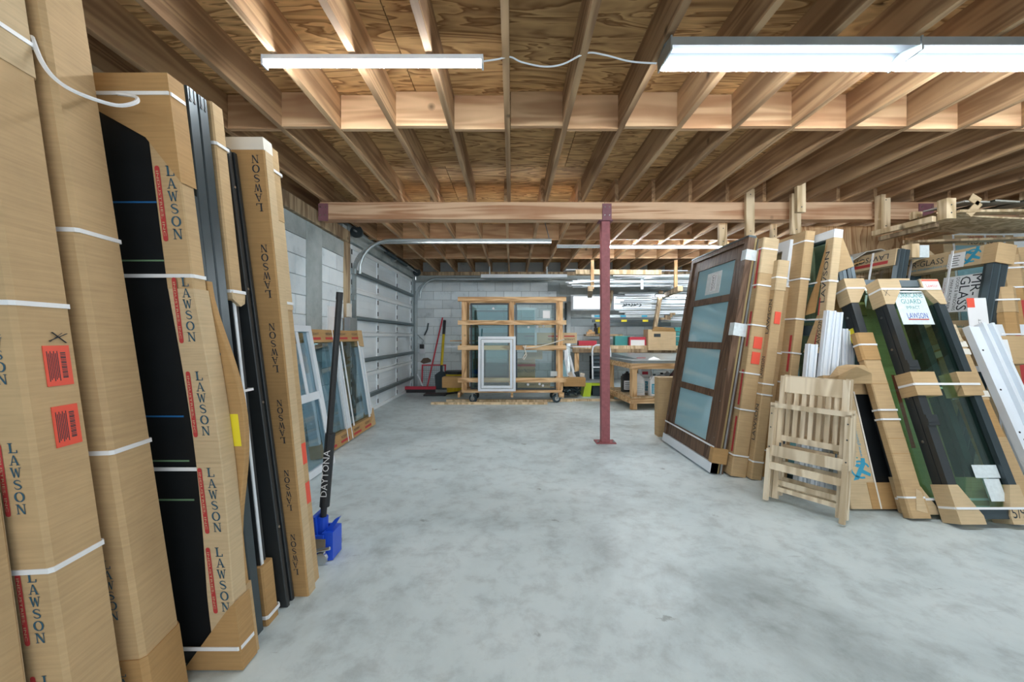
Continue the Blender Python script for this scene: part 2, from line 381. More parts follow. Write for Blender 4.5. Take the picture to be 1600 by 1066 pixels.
# ---- lettering
def _ln(a, b, w0, w1=None):
    w1 = w1 or w0
    return [(a[0]-w0/2, a[1]), (a[0]+w0/2, a[1]), (b[0]+w1/2, b[1]), (b[0]-w1/2, b[1])]
def _rc(x0, y0, x1, y1): return [(x0, y0), (x1, y0), (x1, y1), (x0, y1)]
def _sweep(pts, ws):
    out = []
    for i in range(len(pts)-1):
        q = []
        for (k, sgn) in ((i, 1), (i, -1), (i+1, -1), (i+1, 1)):
            a = pts[max(k-1, 0)]; b = pts[min(k+1, len(pts)-1)]
            dx, dy = b[0]-a[0], b[1]-a[1]; l = math.hypot(dx, dy) or 1
            q.append((pts[k][0]-dy/l*ws[k]/2*sgn, pts[k][1]+dx/l*ws[k]/2*sgn))
        out.append(q)
    return out
def glyph(c):
    if c == 'L': return [_rc(.2, 0, .4, 1), _rc(.08, .93, .54, 1), _rc(.08, 0, .92, .08), _rc(.82, .08, .92, .3)]
    if c == 'A': return [_ln((.16, 0), (.48, 1), .08), _ln((.82, 0), (.5, 1), .2, .12), _rc(.27, .3, .72, .37), _rc(0, 0, .32, .06), _rc(.64, 0, 1, .06)]
    if c == 'W': return [_ln((.3, 0), (.1, 1), .12, .17), _ln((.3, 0), (.5, .9), .07), _ln((.7, 0), (.5, .9), .12, .17), _ln((.7, 0), (.9, 1), .07), _rc(-.04, .94, .26, 1), _rc(.76, .94, 1.04, 1)]
    if c == 'N': return [_rc(.14, 0, .22, 1), _ln((.8, 0), (.2, 1), .2), _rc(.78, 0, .86, 1), _rc(.02, 0, .34, .06), _rc(.02, .94, .3, 1), _rc(.66, .94, .98, 1)]
    if c == 'O':
        pts = [(.5+.4*math.cos(a), .5+.46*math.sin(a)) for a in [2*PI*k/20 for k in range(21)]]
        return _sweep(pts, [.07+.13*abs(math.cos(2*PI*k/20)) for k in range(21)])
    if c == 'S':
        pts = [(.82, .74), (.74, .88), (.5, .95), (.28, .88), (.2, .74), (.3, .6), (.5, .52), (.7, .42), (.8, .27), (.72, .11), (.48, .05), (.26, .12), (.17, .27)]
        return _sweep(pts, [.05, .07, .09, .12, .17, .17, .18, .18, .17, .12, .09, .07, .05])
    return []
def stack_text(mb, word, x, z, h, pitch, fn, flip=False, wid=0.95):
    """letters one under the other, each upright (or the whole stack turned upside down)"""
    n = len(word)
    for i, c in enumerate(word):
        for q in glyph(c):
            if flip:   # stack turned by 180 degrees about its middle
                zz = z-(n-1-i)*pitch
                mb.flat([[(x+(.5-px)*h*wid, zz-py*h) for px, py in q]], fn)
            else:
                zz = z-i*pitch-h
                mb.flat([[(x+(px-.5)*h*wid, zz+py*h) for px, py in q]], fn)
    return mb
_TXT = {}
def text2d(s):
    if s in _TXT: return _TXT[s]
    cu = bpy.data.curves.new('t', 'FONT'); cu.body = s; cu.size = 1.0; cu.resolution_u = 2
    ob = bpy.data.objects.new('t', cu); C.objects.link(ob)
    dg = bpy.context.evaluated_depsgraph_get()
    me = bpy.data.meshes.new_from_object(ob.evaluated_get(dg))
    r = ([(v.co.x, v.co.y) for v in me.vertices], [tuple(p.vertices) for p in me.polygons])
    bpy.data.objects.remove(ob); bpy.data.curves.remove(cu); bpy.data.meshes.remove(me)
    xs = [p[0] for p in r[0]] or [0, 1]
    _TXT[s] = (r[0], r[1], min(xs), max(xs)); return _TXT[s]
def put_text(mb, s, x, z, width, height, fn, ang=0.0):
    """text with its middle at x, z, filling width x height before it is turned by ang"""
    vs, fs, x0, x1 = text2d(s)
    ca, sa = math.cos(ang), math.sin(ang)
    out = []
    for px, py in vs:
        a = ((px-x0)/max(x1-x0, 1e-6)-.5)*width; b = (py/.72-.5)*height
        out.append(fn(x+a*ca-b*sa, z+a*sa+b*ca))
    return mb.add(out, fs)
def smooth(pts, n=6):
    pts = [Vector(p) for p in pts]; out = []
    for i in range(len(pts)-1):
        a, b, c, d = pts[max(i-1, 0)], pts[i], pts[i+1], pts[min(i+2, len(pts)-1)]
        for k in range(n):
            t = k/n; out.append(.5*((2*b)+(c-a)*t+(2*a-5*b+4*c-d)*t*t+(3*b-a-3*c+d)*t*t*t))
    out.append(pts[-1]); return out
def front(y=-0.0015): return lambda a, b: (a, y, b)
def side(x): return lambda a, b: (x, a, b)
# ================================================================== the setting
XW = -2.22; YB = 9.25; ZJ = 2.68; XE = 6.45; Y0 = -3.6
def struct(name, mb, mat): return tag(mb.build(name, mat), kind='structure')
struct('floor', MB().box(XW-0.3, XE+0.3, Y0, YB+0.3, -0.12, 0), M_floor)
# ceiling: decking sheets, joists, blocking
ceiling = tag(MB().box(XW-0.3, XE+0.3, Y0, YB+0.3, 2.945, 3.05).build('ceiling', M_joist), kind='structure')
me = None
for j in range(-3, 8):
    for i in range(-2, 4):
        x0 = -1.9+2.44*i+(1.22 if j % 2 else 0); y0 = 0.42+1.22*j
        if x0 > XE or y0 > YB or x0+2.44 < XW-0.2: continue
        o = MB().box(0.002, 2.436, 0.002, 1.216, 0, 0.016).build('plywood_sheet', M_ply, ceiling) if me is None else bpy.data.objects.new('plywood_sheet', me)
        if me is not None: C.objects.link(o); o.parent = ceiling
        me = o.data; o.location = (x0, y0, 2.925)
KX = [-0.028+0.4064*k for k in range(-6, 17)]
front_j = MB().box(-0.019, 0.019, 0, 8.2, 0, 0.245).build('joist', M_joist, ceiling)
rear_j = MB().box(-0.019, 0.019, 0, 4.95, 0, 0.245).build('joist', M_joist, ceiling)
jf, jr = front_j.data, rear_j.data
for i, x in enumerate(KX):
    a = front_j if i == 0 else bpy.data.objects.new('joist', jf)
    b = rear_j if i == 0 else bpy.data.objects.new('joist', jr)
    for o in (a, b):
        if i: C.objects.link(o); o.parent = ceiling
    a.location = (x+random.uniform(-.006, .006), Y0, ZJ); b.location = (x-0.04, 4.40, ZJ)
bl = MB().box(0.0195, 0.3865, -0.019, 0.019, 0.002, 0.243).build('blocking', M_block, ceiling); first = True
for (yy, off, jit) in ((-1.6, 0, .02), (2.87, 0, .03), (6.17, -0.04, .03), (7.65, -0.04, .02)):
    for i, x in enumerate(KX[:-1]):
        o = bl if first else bpy.data.objects.new('blocking', bl.data)
        if not first: C.objects.link(o); o.parent = ceiling
        first = False
        o.location = (x+off, yy+(jit if i % 2 else -jit)*0.6+random.uniform(-.006, .006), ZJ)
# main beam in three lengths, carried on the plates of the posts
for (xa, xb) in ((-2.13, 1.02), (1.025, 3.99), (3.995, XE)):
    tag(MB().box(xa, xb, 4.43, 4.57, 2.49, 2.679).build('beam', M_beam, ceiling))
for (xa, xb, nm) in ((-2.14, -2.035, 'beam_plate'), (1.00, 1.10, 'beam_plate'), (4.50, 4.66, 'beam_plate')):
    z0 = 2.47 if xa < 0 or xa > 4 else 2.475
    pl = MB().box(xa, xb, 4.418, 4.43, z0, 2.66).build(nm, M_purple, ceiling)
    b = MB()
    for bx in (xa+.025, xb-.025):
        for bz in (2.53, 2.62): b.tube([(bx, 4.419, bz), (bx, 4.408, bz)], .008, 6)
    b.build('bolt', M_chrome, pl)

# left wall: block courses, grey bond beam, column, timber plate, garage door
wall_left = tag(MB().box(XW-0.25, XW-0.012, Y0, 5.27, 0, 2.24)
                .box(XW-0.25, XW-0.012, 5.27, 9.05, 2.52, 2.68).box(XW-0.25, XW-0.012, 9.05, YB, 0, 2.68)
                .build('wall_left', M_mortar), kind='structure')
MB().box(XW-0.25, XW-0.14, Y0, YB+.2, 2.4, 2.925).build('rim_board', M_joist, wall_left)
MB().box(XW-0.24, XW+0.004, Y0, 5.27, 2.24, 2.44).build('bond_beam', M_conc, wall_left)
MB().box(XW-0.24, XW+0.008, 4.31, 4.66, 0, 2.44).build('column', M_conc, wall_left)
MB().box(XW-0.24, XW+0.01, 5.40, 9.02, 2.50, 2.72).build('door_header', M_conc, wall_left)
MB().box(XW-0.22, XW+0.045, Y0, 5.38, 2.445, 2.60).build('wall_plate', M_oldwood, wall_left)
MB().box(XW-0.1, XW+0.035, 5.27, 5.40, 0, 2.50).build('door_jamb', M_oldwood, wall_left)
blk = MB().box(-0.012, 0.0, 0.004, 0.402, 0.004, 0.199).build('block', M_wall, wall_left)
half = MB().box(-0.012, 0.0, 0.004, 0.199, 0.004, 0.199)
first = True; hm = None
for r in range(11):
    ys = []
    y = 4.31
    n = 0
    if r % 2: ys.append((y-.2032, True)); y -= .2032
    while y > 2.3: y -= .4064; ys.append((y, False))
    y = 4.66
    if r % 2: ys.append((y, True)); y += .2032
    while y+.3 < 5.27: ys.append((y, False)); y += .4064
    if y < 5.1: ys.append((y, True))
    for (yy, h) in ys:
        if h:
            if hm is None: o = half.build('block', M_wall, wall_left); hm = o.data
            else: o = bpy.data.objects.new('block', hm); C.objects.link(o); o.parent = wall_left
        elif first: o = blk; first = False
        else: o = bpy.data.objects.new('block', blk.data); C.objects.link(o); o.parent = wall_left
        o.location = (XW+random.uniform(-.002, .002), yy, 0.2032*r+0.003)
# back wall
wall_back = tag(MB().box(XW-0.25, 1.36, YB+0.012, YB+0.25, 0, 2.5).box(1.36, 3.30, YB+0.012, YB+0.25, 0, 1.78)
                .box(1.36, 3.30, YB+0.012, YB+0.25, 2.16, 2.5).box(3.30, XE, YB+0.012, YB+0.25, 0, 2.5)
                .build('wall_back', M_mortar), kind='structure')
MB().box(XW-.25, XE, YB+0.1, YB+0.24, 2.6, 2.95).build('upper_wall', M_wall, wall_back)
MB().box(XW, XE, YB-0.004, YB+0.24, 2.44, 2.60).build('bond_beam', M_conc, wall_back)
MB().box(XW, XE, YB-0.05, YB+0.2, 2.60, 2.679).build('wall_plate', M_oldwood, wall_back)
MB().box(1.30, 3.36, YB-0.03, YB+0.2, 1.62, 1.79).build('window_sill', M_conc, wall_back)
MB().box(1.10, 3.6, YB-0.008, YB+0.2, 2.16, 2.44).build('lintel', M_conc, wall_back)
bb = MB().box(0.004, 0.402, 0, 0.012, 0.004, 0.199).build('block', M_wall, wall_back); first = True
for r in range(12):
    x = XW-(0.2032 if r % 2 else 0)
    while x < 4.9:
        a, b, z = x, x+.4064, .2032*r
        skip = (b > 1.12 and a < 3.58 and z > 2.1) or (b > 1.34 and a < 3.34 and 1.6 < z+.19) or a < XW-0.21
        if a < XW: skip = False
        if not skip:
            o = bb if first else bpy.data.objects.new('block', bb.data)
            if not first: C.objects.link(o); o.parent = wall_back
            first = False
            o.location = (max(a, XW-.2), YB+random.uniform(-.002, .002), z+.003)
        x = b
window_1 = tag(MB().box(1.36, 3.30, YB+0.02, YB+0.06, 1.79, 1.83).box(1.36, 3.30, YB+0.02, YB+0.06, 2.12, 2.16)
               .box(1.36, 1.42, YB+0.02, YB+0.06, 1.83, 2.12).box(3.24, 3.30, YB+0.02, YB+0.06, 1.83, 2.12)
               .box(2.28, 2.36, YB+0.02, YB+0.06, 1.83, 2.12).build('window_1', M_white), kind='structure')
for (a, b) in ((1.42, 2.28), (2.36, 3.24)):
    MB().box(a, b, YB+0.035, YB+0.045, 1.83, 2.12).build('window_pane', E_window, window_1)
# right wall, far out of view behind the stacks
struct('wall_right', MB().box(XE, XE+0.2, Y0, YB+.3, 0, 2.945), M_wall)

# ---- garage door: four sections of three panels with stiles, struts, hinges
door_1 = tag(MB().box(XW-0.10, XW-0.06, 5.42, 9.02, 0, 2.5).build('door_1', M_rail), kind='structure')
secz = [0.01, 0.62, 1.235, 1.855, 2.48]; sty = [5.62, 6.72, 7.83, 8.93]
pan = None
for k in range(4):
    for c in range(3):
        mb = MB(); a, b = secz[k]+.035, secz[k+1]-.035
        ya, yb = sty[c]+.03, sty[c+1]-.03
        mb.box(XW-0.062, XW-0.050, ya, yb, a, b)
        for q in range(5):
            zz = a+(b-a)*(q+.5)/5; mb.box(XW-0.051, XW-0.046, ya, yb, zz-.035, zz+.035)
        mb.build('panel', M_door, door_1)
for k in range(4):
    for c in range(4):
        st = MB().box(XW-0.06, XW-0.030, sty[c]-.03, sty[c]+.03, secz[k]+.005, secz[k+1]-.005).build('stile', M_rail, door_1)
        h = MB()
        for zz in (secz[k]+.10, secz[k]+.33, secz[k+1]-.10): h.box(XW-0.031, XW-0.024, sty[c]-.026, sty[c]+.004, zz-.035, zz+.035)
        h.build('hinge', M_blk, st)
for z in secz[1:4]:
    MB().box(XW-0.055, XW-0.010, 5.60, 8.95, z-.040, z+.012).box(XW-0.055, XW-0.030, 5.60, 8.95, z+.020, z+.045).build('section_rail', M_rail, door_1)
MB().box(XW-0.055, XW-0.02, 5.60, 8.95, 2.42, 2.48).box(XW-0.055, XW-0.02, 5.60, 8.95, 0.0, 0.05).build('section_rail', M_rail, door_1)
for z in (.275, .83, 1.45, 2.10):
    MB().box(XW-0.035, XW+0.028, 5.60, 8.95, z-.025, z-.018).box(XW+0.022, XW+0.028, 5.60, 8.95, z-.025, z+.030).box(XW-0.035, XW+0.022, 5.60, 8.95, z+.024, z+.030).build('strut', M_strut, door_1)
tr = thing('door_track', 'galvanised garage door track curving from the near jamb under the joists', 'track', (XW, 5.50, 0), group=None)
def track(parent, y, n, xe):
    for dx, dz in ((0.06, 0), (0.15, -0.02)):
        pts = [(dx-0.01, y, 0.02), (dx-0.01, y, 2.02)]
        R = .42
        for a in range(1, 10):
            t = a*PI/18; pts.append((dx-0.01+R*(1-math.cos(t)), y, 2.06+R*math.sin(t)))
        pts.append((xe, y, 2.06+R))
        m = MB()
        for p, q in zip(pts[:-1], pts[1:]): m.bar(p, q, 0.055, 0.022, up=(0, 1, 0) if abs(q[2]-p[2]) > abs(q[0]-p[0]) else (0, 0, 1))
        if dz == 0: m.build('rail', M_steel, parent)
        else:
            m2 = MB().tube([(p[0], p[1]-.03, p[2]+.03) for p in pts[1:]], .020, 8); m2.build('roller_rail', M_steel, parent)
track(tr, 0, 0, 2.76)
m = MB()
for k in range(6): m.box(-0.02, 0.07, -.05, .03, .25+.36*k, .32+.36*k)
m.build('track_bracket', M_steel, tr)
MB().box(-0.01, 0.02, -.10, -.04, 0, 2.4).build('angle_iron', M_steel, tr)
MB().bar((2.74, -.01, 2.50), (2.66, -.01, 2.80), .035, .006, up=(1, 0, 0)).build('hanger_strap', M_slate, tr)
tr2 = thing('door_track', 'far garage door track bending along the back block wall', 'track', (XW, 9.06, 0))
track(tr2, 0, 0, 3.1)
sp = thing('torsion_spring', 'torsion spring shaft with cable drums above the garage door', 'spring', (XW+.10, 5.42, 2.62))
MB().tube([(0, -.05, 0), (0, 3.66, 0)], .013, 8).build('shaft', M_steel, sp)
for yy in (0.03, 3.5):
    m = MB()
    for k in range(4): m.tube([(0, yy+.022*k, 0), (0, yy+.022*k+.012, 0)], .085-.006*k, 18)
    m.build('drum', M_slate, sp)
for (ya, yb) in ((1.3, 1.85), (1.95, 2.6)):
    pts = []
    nn = 26
    for i in range(nn*8+1):
        a = 2*PI*i/8; pts.append((.032*math.cos(a), ya+(yb-ya)*i/(nn*8), .032*math.sin(a)))
    MB().tube(pts, .006, 4).build('coil', M_slate, sp)
MB().box(-.09, .0, 1.86, 1.92, -.06, .06).build('centre_bracket', M_steel, sp)

# ---- red post
po = thing('support_post', 'slim red painted steel post bolted to the concrete floor under the beam', 'post', (1.045, 4.50, 0))
MB().box(-.046, .046, -.046, .046, .012, 2.475).build('shaft', M_red, po)
pb = MB().box(-.11, .11, -.08, .08, 0, .012).build('base_plate', M_red, po)
m = MB()
for q in (-.085, .085): m.tube([(q, -.05, .012), (q, -.05, .03)], .012, 6)
m.build('bolt', M_chrome, pb)
MB().box(-.075, .075, -.06, .06, 2.475, 2.489).build('top_plate', M_purple, po)

# ---- lamps
def strip_lamp(label, loc, L, cat='light', tube=None, unlit=0.0):
    o = thing('strip_lamp', label, cat, loc)
    MB().box(0, L, -.024, .024, .017, .042).build('housing', M_white, o)
    for xx in (-.010, L): MB().box(xx, xx+.010, -.025, .025, -.012, .042).build('end_cap', M_white, o)
    MB().tube([(unlit, 0, .004), (L-.002, 0, .004)], .016, 12).build('tube', tube or E_tube, o)
    if unlit: MB().tube([(.002, 0, .004), (unlit-.004, 0, .004)], .016, 12).build('spare_tube', M_film, o)
    return o
strip_lamp('short white strip lamp fixed under the joists on its own', (-1.312, 2.13, 2.636), 1.15)
strip_lamp('long strip lamp behind the red post near the back racks', (0.74, 6.5, 2.638), 3.6, unlit=.70, tube=E_back)
strip_lamp('added strip lamp hidden across the joists close behind the beam on the garage door side', (-1.35, 4.66, 2.638), 2.2, tube=E_mid)  # unseen lamp added to brighten the dim back left corner
strip_lamp('bright strip lamp lying level in the wall rack near the brown framed door', (3.08, 8.58, 2.06), 1.2, tube=E_rack)
def shop_lamp(label, loc, n=2, L=1.22, tube=None):
    o = thing('shop_lamp', label, 'light', loc)
    for k in range(n):
        x = k*(L+.004)
        MB().add([(x, -.085, .035), (x+L, -.085, .035), (x+L, -.085, .075), (x, -.085, .075), (x, .0, .098), (x+L, .0, .098), (x, .088, .075), (x+L, .088, .075), (x, .088, .035), (x+L, .088, .035)],
                 [(0, 1, 2, 3), (3, 2, 5, 4), (4, 5, 7, 6), (6, 7, 9, 8)]).build('housing', M_steel, o)
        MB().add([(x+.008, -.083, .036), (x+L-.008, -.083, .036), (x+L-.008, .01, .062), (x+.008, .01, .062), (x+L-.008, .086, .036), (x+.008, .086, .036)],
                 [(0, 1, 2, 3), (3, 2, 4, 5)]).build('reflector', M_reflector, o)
        MB().tube([(x+.012, .060, .020), (x+L-.012, .060, .020)], .016, 12).build('tube', tube or E_tube, o)
        MB().box(x, x+.008, -.09, .09, .010, .08).build('end_plate', M_steel, o)
        if k == n-1: MB().box(x+L-.008, x+L, -.09, .09, .010, .08).build('end_plate', M_steel, o)
    return o
M_reflector = plain('glare_darkened_reflector', (.045, .055, .065), .7, var=.04, spec=.1)  # pale reflector coloured near black to hold down the tube's glare
shop_lamp('double shop lamp with reflector darkened against glare hung under the joists', (0.775, 2.04, 2.582), 3)  # third length, out of view, is added to brighten the right side
# unseen lamps of the same kind, added behind the photographer for light
shop_lamp('added unseen shop lamp on the joists behind the viewer over the left side', (-1.6, -1.2, 2.575), tube=E_rear)
shop_lamp('added unseen shop lamp on the joists behind the viewer over the right side', (1.6, -1.2, 2.575), tube=E_rear)
cd = tag(MB().tube(smooth([P(753, 96, 2.14), P(775, 93, 2.14), P(797, 89, 2.14), P(815, 97, 2.14), P(850, 104, 2.13), P(880, 100, 2.12),
                    P(916, 83, 2.12), P(945, 86, 2.11), P(985, 96, 2.10), P(1026, 99, 2.08)]), .0045, 6).build('lamp_cable', M_white),
         'thin white cable sagging between the two ceiling lamps', 'cable')
pipe = thing('white_batten', 'white enamel batten hanging level under the joists by the back wall', 'batten', (-.66, 8.5, 2.44))
MB().box(0, 1.83, -.03, .03, 0, .07).build('body', M_white, pipe)
for xx in (.186, 1.405): MB().box(xx-.012, xx+.012, -.01, .01, .07, .245).build('hanger', M_steel, pipe)
# ================================================================== cartons and frames standing along the left wall
def ring(mb, x0, x1, y0, y1, z0, z1, e=.003, c=.008):
    """strap round a box section: a thin band with cut corners"""
    def octa(q): return [(x0-q+c, y0-q), (x1+q-c, y0-q), (x1+q, y0-q+c), (x1+q, y1+q-c), (x1+q-c, y1+q), (x0-q+c, y1+q), (x0-q, y1+q-c), (x0-q, y0-q+c)]
    o = octa(e); i = octa(max(0, e-.003)); n = len(mb.v)
    vs = [(x, y, z0) for x, y in o]+[(x, y, z1) for x, y in o]+[(x, y, z0) for x, y in i]+[(x, y, z1) for x, y in i]
    fs = []
    for k in range(8):
        j = (k+1) % 8; fs += [(k, j, 8+j, 8+k), (16+j, 16+k, 24+k, 24+j), (8+k, 8+j, 24+j, 24+k), (j, k, 16+k, 16+j)]
    return mb.add(vs, fs)
def lawson(parent, x, ztop, h, fn, shear, flip=False, word='LAWSON', mat=None, barx=None, pitch=1.22, bar=True, wid=.95):
    mb = MB(); stack_text(mb, word, x, ztop, h, h*pitch, fn, flip, wid)
    mb.build('lettering', mat or M_blue_ink, parent, shear)
    if bar and not flip:
        L = h*pitch*len(word); bx = barx if barx is not None else x-h*1.15
        w2 = h*.24
        pts = [(bx+w2*math.cos(a), ztop-w2+w2*math.sin(a)) for a in [PI*k/6 for k in range(7)]]
        pts += [(bx+w2*math.cos(a), ztop-L+w2+w2*math.sin(a)) for a in [PI+PI*k/6 for k in range(7)]]
        o = MB().flat([pts], fn).build('red_bar', M_red_ink, parent, shear)
        tx = MB(); f2 = lambda a, b: tuple(Vector(fn(a, b))+(Vector(fn(a, b))-Vector(fn(a, b)))+Vector((0, -.0008, 0)))
        put_text(tx, 'INDUSTRIES, INC', bx, ztop-L/2, L*.86, w2*1.0, f2, -PI/2)
        tx.build('bar_lettering', M_card2, o, shear)
class Sheared:
    """carton or frame whose long sides lean towards the wall; ends stay level"""
    def __init__(s, name, label, cat, xr, D, w, d, h, sh, yaw=0.0):
        s.o = thing(name, label, cat, (xr, D, 0), yaw); s.w, s.d, s.h, s.sh = w, d, h, sh
    def part(s, mb, name, mat, parent=None): return mb.build(name, mat, parent or s.o, s.sh)
    def strap(s, z, mat=None, e=.003, z1=None, x0=None, hh=.013):
        return s.part(ring(MB(), -s.w if x0 is None else x0, 0, 0, s.d, z, z+hh, e), 'strap', mat or M_strap)
# small carton at the near corner
a = Sheared('flat_carton', 'short flat carton nearest the viewer in front of the tall cartons', 'carton', -1.165, .93, .5, .05, .85, .135)
a.part(MB().cbox(-.5, 0, 0, .07, 0, .85, .008), 'body', M_card)
a.part(MB().box(-.5, -.006, .054, .07, 0, .80), 'rear_board', M_card2)
# tall carton with the red labels
b = Sheared('tall_carton', 'tall cardboard carton with two red shipping labels and a marker cross', 'carton', -1.100, 1.03, .50, .15, 2.55, .132, .10)
b.part(MB().cbox(-.5, 0, 0, .15, 0, 2.55, .010), 'body', M_card)
b.part(MB().cbox(-.503, .003, -.003, .153, 1.93, 2.55, .010), 'upper_sleeve', M_card2)
for z in (.585, 1.27, 2.02): b.strap(z, e=.003 if z < 1.9 else .006)
for z in (1.11, .945):
    q = b.part(MB().box(.0005, .0025, .055, .125, z-.055, z+.055), 'shipping_label', M_label)
    t = MB()
    for k in range(16):
        t.box(.0026, .0030, .098, .112, z-.035+k*.0045, z-.035+k*.0045+(.0022 if k % 3 else .0034))
    for k in range(7): t.box(.0026, .0030, .062+k*.0045, .064+k*.0045, z-.042+.004*(k % 3), z+.040-.006*(k % 2))
    b.part(t, 'barcode', M_ink, q)
t = MB(); t.flat([_ln((.075, 1.175), (.112, 1.20), .003), ], side(.0025)); t.bar((.0025, .075, 1.178), (.0025, .125, 1.198), .004, .001).bar((.0025, .085, 1.202), (.0025, .12, 1.172), .004, .001)
b.part(t, 'marker_cross', M_ink)
for zt in (1.25, .92, .59, .325): lawson(b.o, -.046, zt, .0255, front(-.0015), b.sh, barx=-.077)
# second tall carton
c = Sheared('tall_carton', 'plain tall cardboard carton beside the red labelled one', 'carton', -1.085, 1.215, .48, .16, 2.5, .137, .14)
c.part(MB().cbox(-.48, 0, 0, .16, .20, 2.5, .012), 'body', M_card)
c.part(MB().cbox(-.484, .004, -.004, .164, 0, .215, .014), 'bottom_cap', M_card3)
for z in (.835, 1.50): c.strap(z, e=.003)
c.part(MB().tube(smooth([(-.03, -.012, 2.06), (.0, -.03, 1.98), (.03, -.03, 1.93), (.07, -.01, 1.905), (.12, .05, 1.91), (.145, .10, 1.95), (.12, .14, 1.99), (.05, .168, 2.01)]), .006, 6), 'loose_strap', M_strap)
lawson(c.o, -.060, .52, .0255, front(-.0015), c.sh, barx=-.092)
lawson(c.o, -.060, .195, .0255, front(-.0055), c.sh, bar=False)

# black glazed panel with printed edge sleeves
d = Sheared('glazed_door_panel', 'black glazed door panel in printed cardboard edge sleeves', 'panel', -.966, 1.43, .46, .06, 2.12, .126)
d.part(MB().box(-.45, -.012, .008, .052, .02, 2.11), 'black_pane', M_black)
d.part(MB().box(-.46, -.095, .003, .057, .02, .065).box(-.46, -.095, .003, .057, 2.06, 2.10), 'frame_rail', M_dark)
d.part(MB().cbox(-.095, .002, -.002, .060, 1.36, 2.05, .004), 'upper_sleeve', M_card)
def bul(x, y, z):
    t = max(0, min(1, (z-.25)/1.1)); return (x+.022*math.sin(PI*t), y, z)
m = MB()
zs = [.12+.0775*k for k in range(17)]
for z0, z1 in zip(zs[:-1], zs[1:]): m.cbox(-.088, .006, -.008, .064, z0, z1+.0006, .003)
m.v = [bul(*p) for p in m.v]
d.part(m, 'lower_sleeve', M_card2)
d.part(MB().add([(-.46, -.006, 2.13), (.006, -.006, 2.13), (.006, -.006, 1.74), (-.10, -.006, 1.90), (-.30, -.006, 2.02), (-.46, -.006, 2.02),
                 (-.46, .066, 2.13), (.006, .066, 2.13), (.006, .066, 1.74), (-.10, .066, 1.90), (-.30, .066, 2.02), (-.46, .066, 2.02)],
                [(5, 4, 3, 2, 1, 0), (6, 7, 8, 9, 10, 11), (0, 1, 7, 6), (1, 2, 8, 7), (2, 3, 9, 8), (3, 4, 10, 9), (4, 5, 11, 10), (5, 0, 6, 11)]), 'top_protector', M_card3)
d.part(MB().add([(-.20, -.010, .005), (.012, -.010, .005), (.012, -.010, .245), (-.012, -.010, .225), (-.17, -.010, .04),
                 (-.20, .07, .005), (.012, .07, .005), (.012, .07, .245), (-.012, .07, .225), (-.17, .07, .04)],
                [(4, 3, 2, 1, 0), (5, 6, 7, 8, 9), (0, 1, 6, 5), (1, 2, 7, 6), (2, 3, 8, 7), (3, 4, 9, 8), (4, 0, 5, 9)]), 'bottom_protector', M_card3)
d.strap(2.05, e=.009); d.strap(1.40, e=.006); d.strap(.71, e=.004, x0=-.46); d.strap(.075, e=.013)
for z, mm in ((1.67, M_bluetape), (1.46, M_greentape), (.90, M_bluetape), (.74, M_greentape), (.60, M_greentape)):
    d.part(MB().box(-.45, -.10, .0065, .0080, z, z+.006), 'tape', mm)
for zt in (1.80,): lawson(d.o, -.030, zt, .037, front(-.0035), d.sh, barx=-.075)
for zt, off in ((1.40, .012), (1.066, .020), (.723, .018), (.44, .012)): lawson(d.o, -.034+off, zt, .032, front(-.0095), d.sh, barx=-.072+off)

# slate frame with a bulging cardboard edge
e_ = Sheared('framed_window', 'slate framed window with a bulging cardboard edge strip', 'window', -.975, 1.498, .42, .022, 1.75, .122)
e_.part(MB().box(-.42, -.01, .002, .02, .01, 1.72), 'frame', M_slate)
m = MB(); zs = [.0+.0635*k for k in range(23)]
for z0, z1 in zip(zs[:-1], zs[1:]): m.cbox(-.06, .006, -.003, .025, z0, z1+.0006, .003)
m.v = [(x+.075*max(0, math.sin(PI*max(0, min(1, (z-.42)/.95))))**1.5, y, z) for x, y, z in m.v]
e_.part(m, 'edge_strip', M_card3)
e_.part(MB().cbox(-.10, .012, -.006, .03, 0, .26, .003), 'bottom_protector', M_card)
e_.strap(.10, e=.010)
for zt in (1.15, .92): lawson(e_.o, .012, zt, .030, front(-.0042), e_.sh, bar=False)
e_.part(MB().box(.02, .06, -.0038, -.0032, .78, .90), 'yellow_sticker', M_yellow)
# two slate rails
def rails(label, xr, D, h, sh, mat, n, wd=.05, w=.34):
    q = Sheared('slate_door', label, 'door', xr, D, w, n*wd+.004, h, sh)
    for k in range(n):
        r = q.part(MB().cbox(-w, 0, k*(wd+.004), k*(wd+.004)+wd, 0, h, .004), 'stile', mat)
        g = MB()
        for yy in (.014, .034):
            g.tube([(.0, k*(wd+.004)+yy, h-.05), (.003, k*(wd+.004)+yy, h-.05)], .006, 8); g.box(-.001, .002, k*(wd+.004)+yy-.002, k*(wd+.004)+yy+.002, h-.045, h-.002)
        q.part(g, 'screw_port', M_blk, r)
    return q
rails('tall pair of slate grey door frame stiles beside the bulging cardboard strip', -1.01, 1.525, 2.15, .108, M_slate, 2)
